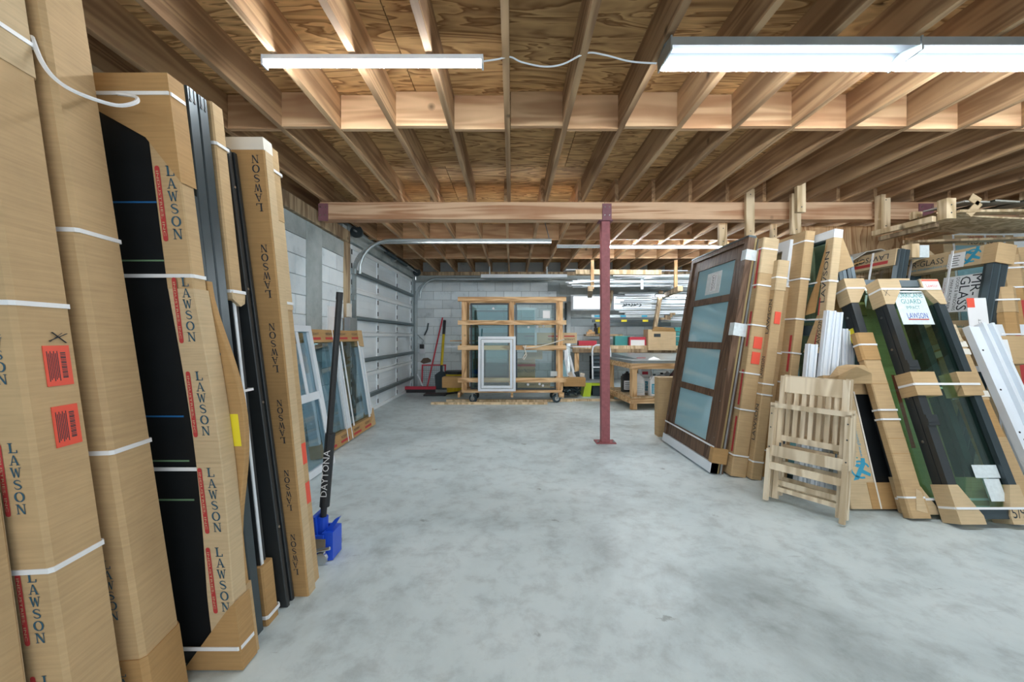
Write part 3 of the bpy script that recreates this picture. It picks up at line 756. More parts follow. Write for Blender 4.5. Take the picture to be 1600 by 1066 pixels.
# narrow carton sleeved frame
f = Sheared('sleeved_window', 'thin black window frame in a cardboard sleeve cut open halfway down', 'window', -1.005, 1.645, .20, .075, 2.16, .108)
f.part(MB().cbox(-.2, 0, 0, .07, 1.34, 2.16, .006), 'upper_sleeve', M_card)
f.part(MB().add([(-.2, -.004, 1.345), (.004, -.004, 1.345), (.012, .03, 1.315), (.0, .075, 1.33), (-.2, .075, 1.345), (-.2, -.006, 1.375), (.006, -.006, 1.375), (.006, .076, 1.37), (-.2, .076, 1.375)],
                [(0, 1, 6, 5), (1, 2, 6), (2, 7, 6), (2, 3, 7), (3, 4, 8, 7), (5, 6, 7, 8), (0, 4, 3, 2, 1)]), 'torn_edge', M_card2)
f.part(MB().box(-.18, -.012, .012, .034, .02, 2.1).box(-.18, -.02, .040, .062, .02, 2.1), 'stile', M_dark)
f.part(MB().box(-.0120, -.008, .016, .030, .22, 1.33), 'gasket', M_white)
f.part(MB().cbox(-.2, .004, -.004, .074, 0, .24, .006), 'bottom_sleeve', M_card3)
f.strap(1.37, e=.009); f.strap(1.98, e=.006); f.strap(.03, e=.010); f.strap(.96, e=.002, hh=.010)
# dark frame
g_ = Sheared('black_profile', 'black door profile lower than its neighbours beside the upside down printed carton', 'profile', -.985, 1.755, .30, .07, 2.02, .130)
for k, (w0, mm) in enumerate(((0.0, M_dark), (.012, M_blk), (.004, M_dark))):
    g_.part(MB().cbox(-.3, -w0, .023*k, .023*k+.021, 0, 2.02, .003), 'stile', mm)
m = MB()
for z in (.35, .9, 1.4, 1.85): m.tube([(-.004, .012, z), (.003, .012, z)], .006, 8)
g_.part(m, 'screw', M_chrome)
# carton with upside down print
h_ = Sheared('printed_carton', 'tall carton printed with dark lettering turned upside down', 'carton', -.931, 1.83, .32, .065, 2.10, .100)
h_.part(MB().cbox(-.32, 0, 0, .065, 0, 2.10, .005), 'body', M_card3)
h_.part(MB().box(-.322, .0015, -.002, .067, 2.045, 2.103), 'top_tape', M_cream)
h_.part(MB().box(.0, .0018, .006, .062, 0, 2.045), 'edge_tape', M_card2)
for zt, ln in ((2.02, .265), (1.61, .25), (1.25, .23), (.90, .205), (.578, .19), (.285, .19)):
    lawson(h_.o, -.044, zt, ln/7.2, front(), h_.sh, flip=True, mat=M_ink, pitch=1.2, wid=.95)
i_ = Sheared('narrow_carton', 'narrow carton with two red labels low on its edge behind the blue jack', 'carton', -.952, 1.91, .2, .07, 2.10, .100)
i_.part(MB().cbox(-.2, 0, 0, .07, 0, 1.33, .006), 'body', M_card)
i_.part(MB().cbox(-.204, .004, -.004, .072, 1.32, 1.80, .008), 'middle_sleeve', M_card2)
i_.part(MB().cbox(-.207, .007, -.006, .074, 1.75, 2.10, .012), 'top_cap', M_card)
i_.strap(1.98, e=.012); i_.strap(1.345, e=.007)
for z in (.43, .62): i_.part(MB().box(.0005, .002, .012, .058, z-.05, z+.05), 'red_label', M_label)

# ---- floor jack
jk = thing('floor_jack', 'blue floor jack with a long black handle standing upright', 'jack', (-1.025, 2.17, 0))
MB().box(-.34, .035, -.075, -.062, .035, .145).box(-.34, .035, .062, .075, .035, .145).box(-.34, -.05, -.062, .062, .05, .062).build('side_plate', M_jack, jk)
MB().add([(-.06, -.03, .14), (.02, -.03, .14), (.075, -.03, .21), (.105, -.03, .225), (.06, -.03, .15), (.02, -.03, .09), (-.06, -.03, .09),
          (-.06, -.012, .14), (.02, -.012, .14), (.075, -.012, .21), (.105, -.012, .225), (.06, -.012, .15), (.02, -.012, .09), (-.06, -.012, .09)],
         [(6, 5, 4, 3, 2, 1, 0), (7, 8, 9, 10, 11, 12, 13)]+[(i, (i+1) % 7, 7+(i+1) % 7, 7+i) for i in range(7)]).build('lift_fin', M_jack, jk)
MB().prism([(.02, -.06), (.075, -.05), (.075, .06), (.02, .06)], .005, .15).build('rear_block', M_jack, jk)
MB().tube([(-.008, 0, .10), (.0, 0, .215)], .034, 14, .028).tube([(-.03, -.05, .10), (-.03, .05, .10)], .030, 12).build('handle_socket', M_jack, jk)
MB().tube([(-.16, -.085, .03), (.075, -.085, .085)], .009, 8).build('link_rod', M_chrome, jk)
MB().box(-.02, .05, -.080, -.076, .06, .13).build('spring_plate', M_chrome, jk)
MB().add([(-.07, -.05, .13), (-.04, -.05, .23), (-.02, -.05, .23), (-.01, -.05, .13), (-.07, .05, .13), (-.04, .05, .23), (-.02, .05, .23), (-.01, .05, .13)], [(0, 3, 2, 1), (4, 5, 6, 7), (0, 1, 5, 4), (1, 2, 6, 5), (2, 3, 7, 6)]).build('socket_lug', M_jack, jk)
for x in (-.30, .03):
    for y in (-.095, .082): MB().tube([(x, y, .032), (x, y+.02, .032)], .032, 16).build('wheel', M_chrome, jk)
hn = MB().tube([(0, 0, .20), (.09, 0, 1.41)], .0165, 12).build('handle', M_blk, jk)
gp = MB().tube([(.008, 0, .27), (.0395, 0, .665)], .026, 14).build('grip', M_blk, hn)
t = MB()
def grip_fn(a, b):
    cx = .008+.0315*(b-.27)/.395; return (cx+a, -.0268, b)
put_text(t, 'DAYTONA', .0, .455, .25, .036, grip_fn, PI/2)
t.build('lettering', M_paper, gp)
MB().tube([(.088, 0, 1.39), (.0905, 0, 1.43)], .018, 12).build('end_cap', M_blk, hn)

# ---- white windows leaning on the block wall
def leaning(name, label, cat, X, Yn, w, t, h, lean, group=None, side_='L'):
    """leans on the left wall ('L', near end at Yn) or towards the right ('R', far end at Yn)"""
    return thing(name, label, cat, (X, Yn, 0), PI/2 if side_ == 'L' else -PI/2, lean, t=t, group=group)
def framed(o, w, h, t, fw, fmat, gmat, rails=(), mull=(), z0=0.0, gy=None):
    for (nm, b) in (('stile', (0, fw, 0, t, z0, z0+h)), ('stile', (w-fw, w, 0, t, z0, z0+h)), ('rail', (fw, w-fw, 0, t, z0, z0+fw)), ('rail', (fw, w-fw, 0, t, z0+h-fw, z0+h))):
        MB().box(*b).build(nm, fmat, o)
    for (a, b) in rails: MB().box(fw, w-fw, .004, t-.002, z0+a, z0+b).build('rail', fmat, o)
    for (a, b) in mull: MB().box(a, b, .003, t-.002, z0+fw, z0+h-fw).build('mullion', fmat, o)
    g = gy if gy is not None else t*.5
    zs = [fw]+[v for r in rails for v in r]+[h-fw]; xs = [fw]+[v for r in mull for v in r]+[w-fw]
    for i in range(0, len(zs), 2):
        for j in range(0, len(xs), 2):
            MB().box(xs[j], xs[j+1], g-.003, g+.003, z0+zs[i], z0+zs[i+1]).build('glass_pane', gmat, o)
a1 = math.atan2(.23, 1.27)
k_ = leaning('white_window', 'white two pane window leaning on the block wall behind the jack', 'window', -1.655, 2.75, 1.0, .06, 1.30, a1)
framed(k_, 1.0, 1.30, .06, .055, M_white, G_blue, rails=((.62, .69),))
for bx in ((.70, .74, -.008, .0, .69, 1.24), (.10, .14, -.008, 0, .06, .62), (.90, .94, -.008, .0, .06, .62)): MB().box(*bx).build('sash_bead', M_white, k_)
l_ = leaning('sliding_window', 'white sliding window with printed cardboard strips top and bottom by the garage door', 'window', -1.84, 3.85, 1.50, .09, 1.27, math.atan2(.19, 1.25))
framed(l_, 1.50, 1.25, .09, .05, M_white, G_blue, mull=((.70, .80),))
for bx in ((1.34, 1.40, -.006, .0, .06, 1.19), (.84, .87, -.006, 0, .06, 1.19)): MB().box(*bx).build('sash_bead', M_white, l_)
for (z0, z1, nm) in ((0, .13, 'bottom_strip'), (1.13, 1.262, 'top_strip')):
    q = MB().box(-.005, 1.42, -.012, .1, z0-.0, z1).build(nm, M_card3, l_)
    tx = MB()
    for xx in (.12, .45, .80, 1.15):
        put_text(tx, 'LAWSON', xx+.1, z0+.085, .17, .030, front(-.0135), PI)
    tx.build('lettering', M_ink, q)
    rb = MB()
    for xx in (.12, .45, .80, 1.15): rb.box(xx, xx+.22, -.0132, -.012, z0+.025, z0+.05)
    rb.build('red_bar', M_red_ink, q)
for z0 in (0, 1.05):
    MB().add([(1.36, -.016, z0+.02 if z0 else 0), (1.51, -.016, z0 if z0 else 0), (1.51, -.016, z0+.22), (1.36+(.0), -.016, z0+.22 if z0 else .05),
              (1.36, .105, z0+.02 if z0 else 0), (1.51, .105, z0 if z0 else 0), (1.51, .105, z0+.22), (1.36, .105, z0+.22 if z0 else .05)],
             [(3, 2, 1, 0), (4, 5, 6, 7), (0, 1, 5, 4), (1, 2, 6, 5), (2, 3, 7, 6), (3, 0, 4, 7)]).build('corner_protector', M_card, l_)
for xx in (.62, .74): MB().box(xx, xx+.012, -.017, -.012, -.0, 1.27).build('strap', M_strap, l_)
# things on the wall over it
jb = thing('junction_box', 'grey electrical box screwed to the block wall beside the door jamb', 'box', (XW+.035, 5.33, 1.35))
MB().box(0, .07, -.12, .12, -.09, .09).build('body', M_steel, jb)
MB().box(.07, .078, -.115, .115, -.085, .085).build('cover', M_steel, jb)
MB().box(.0, .03, -.05, .05, .10, .28).build('yellow_plate', M_cream, jb)
rt = thing('red_tool', 'red handled tool hanging on the block wall next to the grey box', 'tool', (XW+.02, 5.02, 1.42))
MB().tube([(0, 0, -.10), (.02, 0, .16)], .022, 8).build('handle', M_label, rt)
MB().tube([(0, 0, -.10), (0, 0, -.2)], .012, 8).build('blade', M_steel, rt)
MB().box(-.02, -.005, -.22, -.06, -.2, .14).build('backing_card', M_paper, rt)
# ================================================================== right side: row of windows and cartons leaning to the right
def unit_R(name, label, cat, X, Yn, w, t, h, lean, group=None):
    """face looks towards the left wall, near edge at Yn, top tips away to the right"""
    return leaning(name, label, cat, X, Yn+w, w, t, h, lean, group, 'R')
def ringc(o, w, t, z, e=.004, hh=.012, x0=0.0):
    return ring(MB(), x0, w, 0, t, z, z+hh, e).build('strap', M_strap, o)
# --- brown framed door with four frosted panes
W1, H1, T1 = 1.09, 2.06, .105
r1 = unit_R('frosted_door', 'brown framed door with four frosted blue panes leaning beside tall cartons', 'door', 1.715, 3.44, W1, T1, H1, math.radians(9.4))
for (a, b) in ((0, .055), (W1-.055, W1)):
    MB().box(a, b, -.012, .045, 0, H1).build('outer_jamb', M_brown, r1)
MB().box(.055, W1-.055, -.012, .045, H1-.045, H1).build('head_jamb', M_brown, r1)
MB().box(-.004, W1+.004, -.016, .05, H1-.004, H1+.012).build('head_cap', M_slate, r1)
MB().box(0, W1, -.016, .05, 0.0, .085).build('sill', M_white, r1)
for (a, b) in ((.062, .185), (W1-.185, W1-.062)):
    MB().box(a, b, .0, .035, .09, H1-.05).build('stile', M_brown, r1)
zr = [(.09, .235), (.635, .70), (1.07, 1.135), (1.515, 1.58), (1.90, H1-.05)]
for (a, b) in zr: MB().box(.185, W1-.185, .0, .035, a, b).build('rail', M_brown, r1)
for (a, b) in zip(zr[:-1], zr[1:]): MB().box(.185, W1-.185, .012, .022, a[1], b[0]).build('frosted_pane', M_frost, r1)
lb = MB().box(.40, .68, .0095, .0115, 1.62, 1.84).build('paper_sticker', M_film, r1)
q = MB().box(.49, .60, .0085, .0094, 1.65, 1.82).build('sticker_print', M_paper, lb)
t = MB(); put_text(t, 'LAWSON', .53, 1.735, .15, .05, front(.0082), -PI/2); put_text(t, 'IMPACT DOORS', .575, 1.735, .14, .016, front(.0082), -PI/2)
t.build('sticker_lettering', M_ink, q)
for k, (y0, y1, mm, sh) in enumerate(((.045, .060, M_gold, .0), (.060, .073, M_brown, .012), (.073, .088, M_steel, .004), (.088, .105, M_brown, .010))):
    MB().box(.01+sh, W1-sh, y0, y1, 0.0, H1-.004*k).build('edge_profile', mm, r1)
for (z0, z1) in ((1.20, 1.31), (1.86, 1.95)):
    MB().box(W1-.07, W1+.002, -.0135, .106, z0, z1).build('clear_tape', M_film, r1)
m = MB()
for z in (.3, .62, .9, 1.25, 1.52, 1.8):
    for x in (.028, W1-.028): m.tube([(x, -.013, z), (x, -.010, z)], .006, 6)
m.build('screw', M_chrome, r1)
MB().box(0, W1+.004, -.019, -.015, .215, .230).build('strap', M_strap, r1)
MB().cbox(W1-.05, W1+.012, -.02, .112, .09, .22, .004).build('edge_guard', M_card3, r1)
# --- cartons
def carton_R(name, label, X, Yn, w, t, h, lean, straps, cap, mat=None, text=(), labels=(), red=(), capmat=None):
    o = unit_R(name, label, 'carton', X, Yn, w, t, h, lean)
    MB().cbox(0, w, 0, t, 0, h-.02, .006).build('body', mat or M_card, o)
    if cap: MB().cbox(-.004, w+.004, -.004, t+.004, h-cap, h, .008).build('top_cap', capmat or M_card2, o)
    MB().cbox(-.004, w+.004, -.004, t+.004, 0, .16, .008).build('bottom_cap', M_card, o)
    for z in straps: ringc(o, w, t, z, .006)
    for (zt, hh) in text: 
        mb = MB(); put_text(mb, 'LAWSON', w-.034, zt-3*hh, hh*6.0, .040, front(-.0048), PI/2); mb.build('lettering', M_ink, o)
    for (zt, L) in red: MB().box(w-.045, w-.022, -.005, -.0035, zt-L, zt).build('red_bar', M_red_ink, o)
    for z in labels: 
        MB().box(w+.0005, w+.0062, t*.25, t*.80, z, z+.10).build('red_label', M_label, o)
    return o
carton_R('tall_carton', 'tall carton with two red labels next to the brown framed door', 1.845, 3.37, .95, .125, 2.03, math.radians(8.0), (.17, .56, .87, 1.28, 1.62, 1.93), .30,
         labels=(.96, 1.09), red=((1.95, .35), (1.40, .3), (.9, .3), (.5, .3)))
carton_R('tall_carton', 'lower carton with one red label and large dark lettering', 1.978, 3.31, .85, .085, 1.83, math.radians(7.3), (.14, .70, .79, 1.68), .25,
         text=((1.50, .048), (.62, .05), (1.02, .03)), labels=(1.30,))
# --- white framed window with cardboard sleeve below
w4 = unit_R('white_window', 'white framed window with blue glass rising behind the lower carton', 'window', 2.075, 3.40, .80, .06, 2.03, math.radians(8.3))
framed(w4, .80, 2.03, .06, .085, M_white, G_blue, rails=((1.0, 1.06),))
MB().cbox(.68, .806, -.006, .066, 0, 1.63, .006).build('edge_sleeve', M_card, w4)
MB().cbox(.66, .812, -.010, .070, 0, .60, .008).build('bottom_sleeve', M_card3, w4)
for z in (.22, .60, 1.05, 1.62): ring(MB(), .66, .806, -.006, .066, z, z+.012, .008).build('strap', M_strap, w4)
carton_R('narrow_carton', 'slim carton edge between two white framed windows', 2.165, 3.26, .80, .07, 2.06, math.radians(6.6), (.80, 1.05, 1.33, 1.66, 1.97), .38, capmat=M_card,
         red=((1.2, .3),))
# --- grey glazed window with torn cardboard edge
w6 = unit_R('glazed_window', 'white topped grey glass window with a torn cardboard edge strip', 'window', 2.285, 3.10, .78, .055, 2.02, math.radians(6.2))
framed(w6, .78, 2.0, .055, .045, M_grey, G_teal, rails=((1.20, 1.28),))
MB().box(-.004, .784, -.006, .061, 1.965, 2.03).build('top_rail', M_white, w6)
MB().cbox(.70, .786, -.004, .060, 1.06, 1.965, .005).build('edge_strip', M_card2, w6)
MB().cbox(.755, .790, -.002, .058, .55, 1.08, .005).build('edge_strip', M_card, w6)
MB().add([(.70, -.006, 1.86), (.56, -.010, 1.40), (.60, -.03, 1.36), (.71, -.03, 1.38), (.73, -.008, 1.95), (.64, -.004, 1.62)],
         [(0, 5, 3, 4), (5, 1, 2, 3)]).build('torn_flap', M_card3, w6)
MB().add([(.70, -.006, 1.36), (.60, -.012, 1.06), (.70, -.014, 1.05), (.735, -.010, 1.36)], [(0, 1, 2, 3)]).build('torn_flap', M_card, w6)
mb = MB(); put_text(mb, 'LAWSON', .735, 1.66, .40, .045, front(-.0055), PI/2); put_text(mb, 'LAWSON', .735, 1.22, .22, .04, front(-.0055), PI/2); mb.build('lettering', M_ink, w6)
MB().box(.705, .714, -.0062, -.004, 1.10, 1.5).build('red_bar', M_red_ink, w6)
for z in (1.62, 1.32): ring(MB(), 0, .786, -.004, .060, z, z+.013, .006).build('strap', M_strap, w6)
# --- white frame rails in front of it
def rails_bundle(name, label, bottoms, tops, wd, mat):
    o = thing(name, label, 'rails', bottoms[0])
    for (a, b) in zip(bottoms, tops):
        a = Vector(a)-Vector(bottoms[0]); b = Vector(b)-Vector(bottoms[0])
        MB().bar(a, b, wd, .035, up=(0, 1, 0)).bar(a+Vector((-wd*.28, -.024, 0)), b+Vector((-wd*.28, -.024, 0)), .014, .016, up=(0, 1, 0)).bar(a+Vector((wd*.3, -.024, 0)), b+Vector((wd*.3, -.024, 0)), .014, .016, up=(0, 1, 0)).build('rail', mat, o)
    return o
rails_bundle('white_rails', 'two long white vinyl rails leaning behind the folding chairs', [(2.20, 2.96, .02), (2.29, 2.98, .02)], [(2.43, 3.06, 1.385), (2.50, 3.08, 1.375)], .065, M_white)
rails_bundle('white_rails', 'pair of shorter white rails with screw holes beside the crumpled cardboard', [(2.46, 3.02, .02), (2.53, 3.03, .02)], [(2.575, 3.12, 1.25), (2.635, 3.13, 1.235)], .05, M_white)
rails_bundle('white_rails', 'one stubby white rail hanging below the torn cardboard strip', [(2.13, 2.98, .02)], [(2.29, 3.06, 1.13)], .07, M_white)
# --- bunch of slate frames in cardboard cuffs
r7 = thing('stile_bundle', 'bunch of slate frame stiles held by two cardboard cuffs', 'bundle', (2.68, 3.00, 0), 0.0, math.radians(11), t=.12)
for k in range(5):
    MB().box(.037*k, .037*k+.030, -.004*(k % 2), .10, 0, 1.86+.012*(k % 3)).build('stile', M_slate if k % 2 else M_grey, r7)
MB().cbox(-.03, .215, -.02, .13, 1.36, 1.56, .02).build('cardboard_cuff', M_card3, r7)
MB().add([(-.06, -.02, 1.70), (.16, -.02, 1.78), (.10, -.02, 2.06), (-.02, -.02, 2.05), (-.06, .13, 1.70), (.19, .13, 1.78), (.12, .13, 2.06), (-.02, .13, 2.05)],
         [(0, 1, 2, 3), (5, 4, 7, 6), (0, 3, 7, 4), (1, 5, 6, 2), (3, 2, 6, 7), (0, 4, 5, 1)]).build('cardboard_cap', M_card, r7)
# --- cardboard box and crumpled sheet
bx = thing('cardboard_box', 'upright cardboard box behind the far edge of the brown framed door', 'box', (1.735, 4.74, 0))
MB().box(0, .40, 0, .13, 0, .70).build('body', M_card, bx)
for q in ((-.002, .062, .704), (.068, .132, .706)): MB().box(0, .40, q[0], q[1], .700, q[2]).build('top_flap', M_card2, bx)
cs = tag(MB().add([(2.27, 2.78, .92), (2.36, 2.74, .985), (2.45, 2.78, .99), (2.52, 2.80, .93), (2.30, 2.90, .90), (2.38, 2.93, .97), (2.47, 2.95, .985), (2.55, 2.96, .90), (2.28, 2.80, .86), (2.53, 2.81, .86), (2.56, 2.95, .87), (2.29, 2.92, .86)],
                  [(0, 1, 5, 4), (1, 2, 6, 5), (2, 3, 7, 6), (0, 8, 9, 3, 2, 1), (3, 9, 10, 7), (4, 5, 6, 7, 10, 11), (0, 4, 11, 8), (8, 11, 10, 9)]).build('crumpled_cardboard', M_card),
         'crumpled brown cardboard lying on top of the printed carton', 'cardboard', kind='thing')

# ================================================================== second row, leaning back and facing the viewer
def unit_Q(name, label, cat, X, Y, w, t, h, lean, roll=0.0): return thing(name, label, cat, (X, Y, 0), 0, lean, roll, t)
# black screen in printed cardboard
q1 = unit_Q('screened_panel', 'black screen panel in blue printed cardboard behind the folding chairs', 'panel', 2.33, 2.72, .40, .06, .92, math.radians(16))
MB().box(0, .40, .012, .05, .01, .90).build('black_pane', M_black, q1)
MB().cbox(-.02, .175, 0, .06, 0, .86, .004).build('side_sleeve', M_card2, q1)
MB().cbox(-.02, .44, -.003, .063, .78, .92, .004).build('top_band', M_card, q1)
MB().cbox(.12, .42, -.003, .063, 0, .17, .004).build('bottom_band', M_card3, q1)
MB().box(.175, .185, -.004, .01, 0, .80).build('edge_tape', M_cream, q1)
mb = MB(); put_text(mb, 'MR-GLASS', .075, .50, .34, .05, front(-.0015), PI/2); mb.build('lettering', M_tealbox, q1)
mb = MB(); put_text(mb, 'www.glasswindows.com', .125, .50, .32, .022, front(-.0015), PI/2)
mb.build('small_lettering', M_cyan_ink, q1)
def emblem(o, x, z, s, y, mat=None):
    """the mark printed by the name: a runner of slanted bars in a ring"""
    mb = MB(); fn = front(y)
    pts = [(x+s*.5*math.cos(a), z+s*.42*math.sin(a)) for a in [PI*.1+1.5*PI*k/12 for k in range(13)]]
    mb.flat(_sweep(pts, [s*.10]*13), fn)
    mb.flat([[(x-.5*s, z-.55*s), (x-.2*s, z-.5*s), (x+.35*s, z+.3*s), (x+.1*s, z+.35*s)], [(x-.05*s, z-.15*s), (x+.45*s, z-.35*s), (x+.5*s, z-.2*s), (x+.05*s, z+.05*s)],
             [(x-.1*s, z+.1*s), (x-.5*s, z+.3*s), (x-.45*s, z+.42*s), (x+.05*s, z+.25*s)], [(x+.12*s, z+.40*s), (x+.34*s, z+.36*s), (x+.36*s, z+.58*s), (x+.14*s, z+.60*s)]], fn)
    return mb.build('emblem', mat or M_cyan_ink, o)
emblem(q1, .10, .255, .13, -.0015); emblem(q1, .32, .85, .05, -.0048)
# long narrow carton
q2 = unit_Q('narrow_carton', 'long narrow carton with doubled straps leaning beside the black screen panel', 'carton', 2.572, 2.575, .13, .055, 1.27, math.radians(19))
MB().cbox(0, .125, 0, .055, 0, 1.25, .006).build('body', M_card, q2)
MB().cbox(-.006, .131, -.005, .060, 1.06, 1.27, .012).build('top_cap', M_card3, q2)
MB().cbox(-.005, .133, -.005, .060, 0, .19, .010).build('bottom_cap', M_card, q2)
for z in (.12, .625, .69, 1.17): ring(MB(), 0, .125, 0, .055, z, z+.012, .007).build('strap', M_strap, q2)
for z in (.40, .50, .88): MB().box(-.001, .126, -.0015, .0, z, z+.004).build('crease', M_card3, q2)
MB().add([(.04, -.008, .05), (.11, -.008, .03), (.11, -.008, .16), (.08, -.008, .18)], [(0, 1, 2, 3)]).build('folded_tab', M_card2, q2)
# two glazed bronze frames with cardboard corners
def bronze(label, X, Y, w, h, lean, front_unit):
    o = unit_Q('bronze_window', label, 'window', X, Y, w, .10, h, lean)
    for (a, b, nm) in ((0, .055, 'stile'), (w-.05, w, 'stile')):
        MB().box(a, b, 0, .035, 0, h).box(a, b, .042, .10, 0, h).box(a+.006, b-.006, .034, .043, 0, h).build(nm, M_dark if a == 0 else M_slate, o)
    for (a, b) in ((.03, .085), (h-.055, h)): MB().box(.055, w-.05, .004, .09, a, b).build('rail', M_slate, o)
    MB().box(.055, w-.05, .03, .036, .085, h-.055).build('glass_pane', G_green, o)
    for (x0, x1, z0, z1, nm) in ((-.008, .15, 0, .23, 'L'), (w-.12, w+.008, 0, .23, 'R'), (-.008, .15, h-.20, h+.006, 'LT'), (w-.13, w+.008, h-.20, h+.006, 'RT')):
        if nm in ('L', 'LT'):
            big = [(x0, z0), (x1, z0), (x1, z0+.05), (.055, z1), (x0, z1)] if nm == 'L' else [(x0, z0), (.055, z0), (x1, z1-.07), (x1, z1), (x0, z1)]
        else:
            big = [(x0, z0), (x1, z0), (x1, z1), (w-.05, z1), (x0, z0+.05)] if nm == 'R' else [(w-.04, z0), (x1, z0), (x1, z1), (x0, z1), (x0, z1-.06)]
        n = len(big)
        MB().add([(x, -.006, z) for x, z in big]+[(x, .108, z) for x, z in big],
                 [tuple(range(n)), tuple(range(2*n-1, n-1, -1))]+[(i, n+i, n+(i+1) % n, (i+1) % n) for i in range(n)]).build('corner_protector', M_card2, o)
    for z in (.085, h-.085): ring(MB(), 0, w, 0, .10, z, z+.014, .010).build('strap', M_strap, o)
    m = MB()
    for z in (.5, .8, 1.15, 1.4): m.tube([(-.002, .07, z), (.002, .07, z)], .010, 8)
    m.build('screw', M_chrome, o)
    return o
q3 = bronze('bronze framed green glass window with handwritten cardboard corners in front', 2.765, 2.46, .435, 1.68, math.radians(19.5), True)
q3b = bronze('bronze framed window leaning directly behind the green glass window', 2.62, 2.60, .50, 1.70, math.radians(19.0), False)
MB().box(-.002, .0005, .05, .095, 1.20, 1.31).build('yellow_sticker', M_yellow, q3b)
for z in (.60, .98): MB().box(.0, .075, -.010, .0, z, z+.07).box(.0, .06, -.014, -.01, z+.02, z+.045).build('frame_clip', M_dark, q3)
for (a, b) in ((-.008, .16), (.31, .445)): MB().box(a, b, -.012, .11, .80, .965).build('cardboard_band', M_card, q3)
ring(MB(), -.008, .445, -.012, .11, .87, .885, .004).build('strap', M_strap, q3)
pst = MB().box(.10, .33, .0245, .0265, 1.33, 1.60).build('window_poster', M_film, q3)
t = MB()
for s_, z, wd_, hh in (('HURRICANE', 1.565, .20, .040), ('GUARD', 1.515, .15, .038), ('IMPACT', 1.465, .10, .026)): put_text(t, s_, .215, z, wd_, hh, front(.0235))
t.build('poster_lettering', M_tealbox, pst)
t = MB(); put_text(t, 'LAWSON', .225, 1.40, .15, .045, front(.0235)); t.build('blue_lettering', plain('poster_blue', (.01, .08, .45), .5), pst)
MB().box(.15, .30, .0225, .0235, 1.365, 1.373).build('poster_rule', M_red_ink, pst)
MB().box(.22, .38, .0245, .0265, .27, .35).box(.265, .365, .0240, .0262, .13, .265).build('glass_sticker', M_film, q3)
rl = MB().box(.315, .44, -.0085, -.0065, 1.595, 1.675).build('red_white_sticker', M_paper, q3)
MB().box(.315, .44, -.0092, -.0086, 1.665, 1.678).build('sticker_edge', M_label, rl)
t = MB(); put_text(t, 'Lawson', .38, 1.63, .09, .03, front(-.0092)); t.build('sticker_lettering', M_label, rl)
t = MB(); put_text(t, '5/9', .372, .068, .085, .065, front(-.0072)); t.build('handwriting', M_ink, q3)
t = MB(); t.flat([_ln((.006, 1.545), (.04, 1.60), .004), _ln((.042, 1.545), (.004, 1.595), .004)], front(-.0072)); t.build('marker_cross', M_ink, q3)
# long carton and white sill rail further right
q4 = unit_Q('narrow_carton', 'long taped carton with red stripe leaning beside the green glass window', 'carton', 3.245, 2.57, .17, .09, 1.32, math.radians(21.5))
MB().cbox(0, .165, 0, .09, 0, .50, .006).build('lower_body', M_card, q4)
MB().cbox(.004, .160, .002, .09, .50, .76, .006).build('middle_body', M_card3, q4)
MB().cbox(0, .165, 0, .09, .76, 1.22, .006).build('upper_body', M_card, q4)
m = MB(); m.cbox(-.015, .16, -.01, .095, 1.20, 1.34, .02); m.build('top_wrap', plain('stained_paper', (.62, .50, .33), .8, var=.5, scale=60), q4)
for z in (.78, 1.10, 1.16): MB().box(-.003, .168, -.004, .094, z, z+.045).build('tape', M_cream, q4)
for (z0, z1) in ((.10, .30), (.34, .50), (.80, 1.05)): MB().box(-.0015, .012, -.0018, .02, z0, z1).build('red_bar', M_red_ink, q4)
q5 = unit_Q('sill_rail', 'long white vinyl sill rail with drilled holes leaning past the taped carton', 'rail', 3.46, 2.55, .24, .06, 1.36, math.radians(21))
MB().box(0, .10, .02, .05, 0, 1.34).box(0, .012, -.0, .02, 0, 1.34).build('flange', M_white, q5)
MB().box(.10, .125, -.012, .05, 0, 1.36).box(.125, .17, .02, .05, 0, 1.36).box(.17, .19, -.012, .05, 0, 1.36).build('channel', M_white, q5)
m = MB()
for (x, z) in ((.05, 1.15), (.05, .85), (.05, .55), (.06, .50), (.05, .45), (.06, .40), (.05, .34), (.145, .8)): m.tube([(x, .0185, z), (x, .021, z)], .007, 8)
m.build('hole', M_blk, q5)
for z in (.72, .62): MB().tube([(.145, .0175, z), (.145, .02, z)], .016, 10).build('red_mark', M_red_ink, q5)
q6 = unit_Q('white_window', 'white topped dark glass window with a white strap behind the sill rail', 'window', 3.93, 3.00, .62, .06, 1.32, math.radians(17))
framed(q6, .62, 1.32, .06, .045, M_white, G_blue, rails=((.72, .745),), mull=((.30, .33),))
MB().box(-.01, .63, -.01, .066, 1.22, 1.33).build('top_cover', M_white, q6)
MB().box(.0, .028, -.018, -.012, 0, 1.34).build('strap', M_strap, q6)

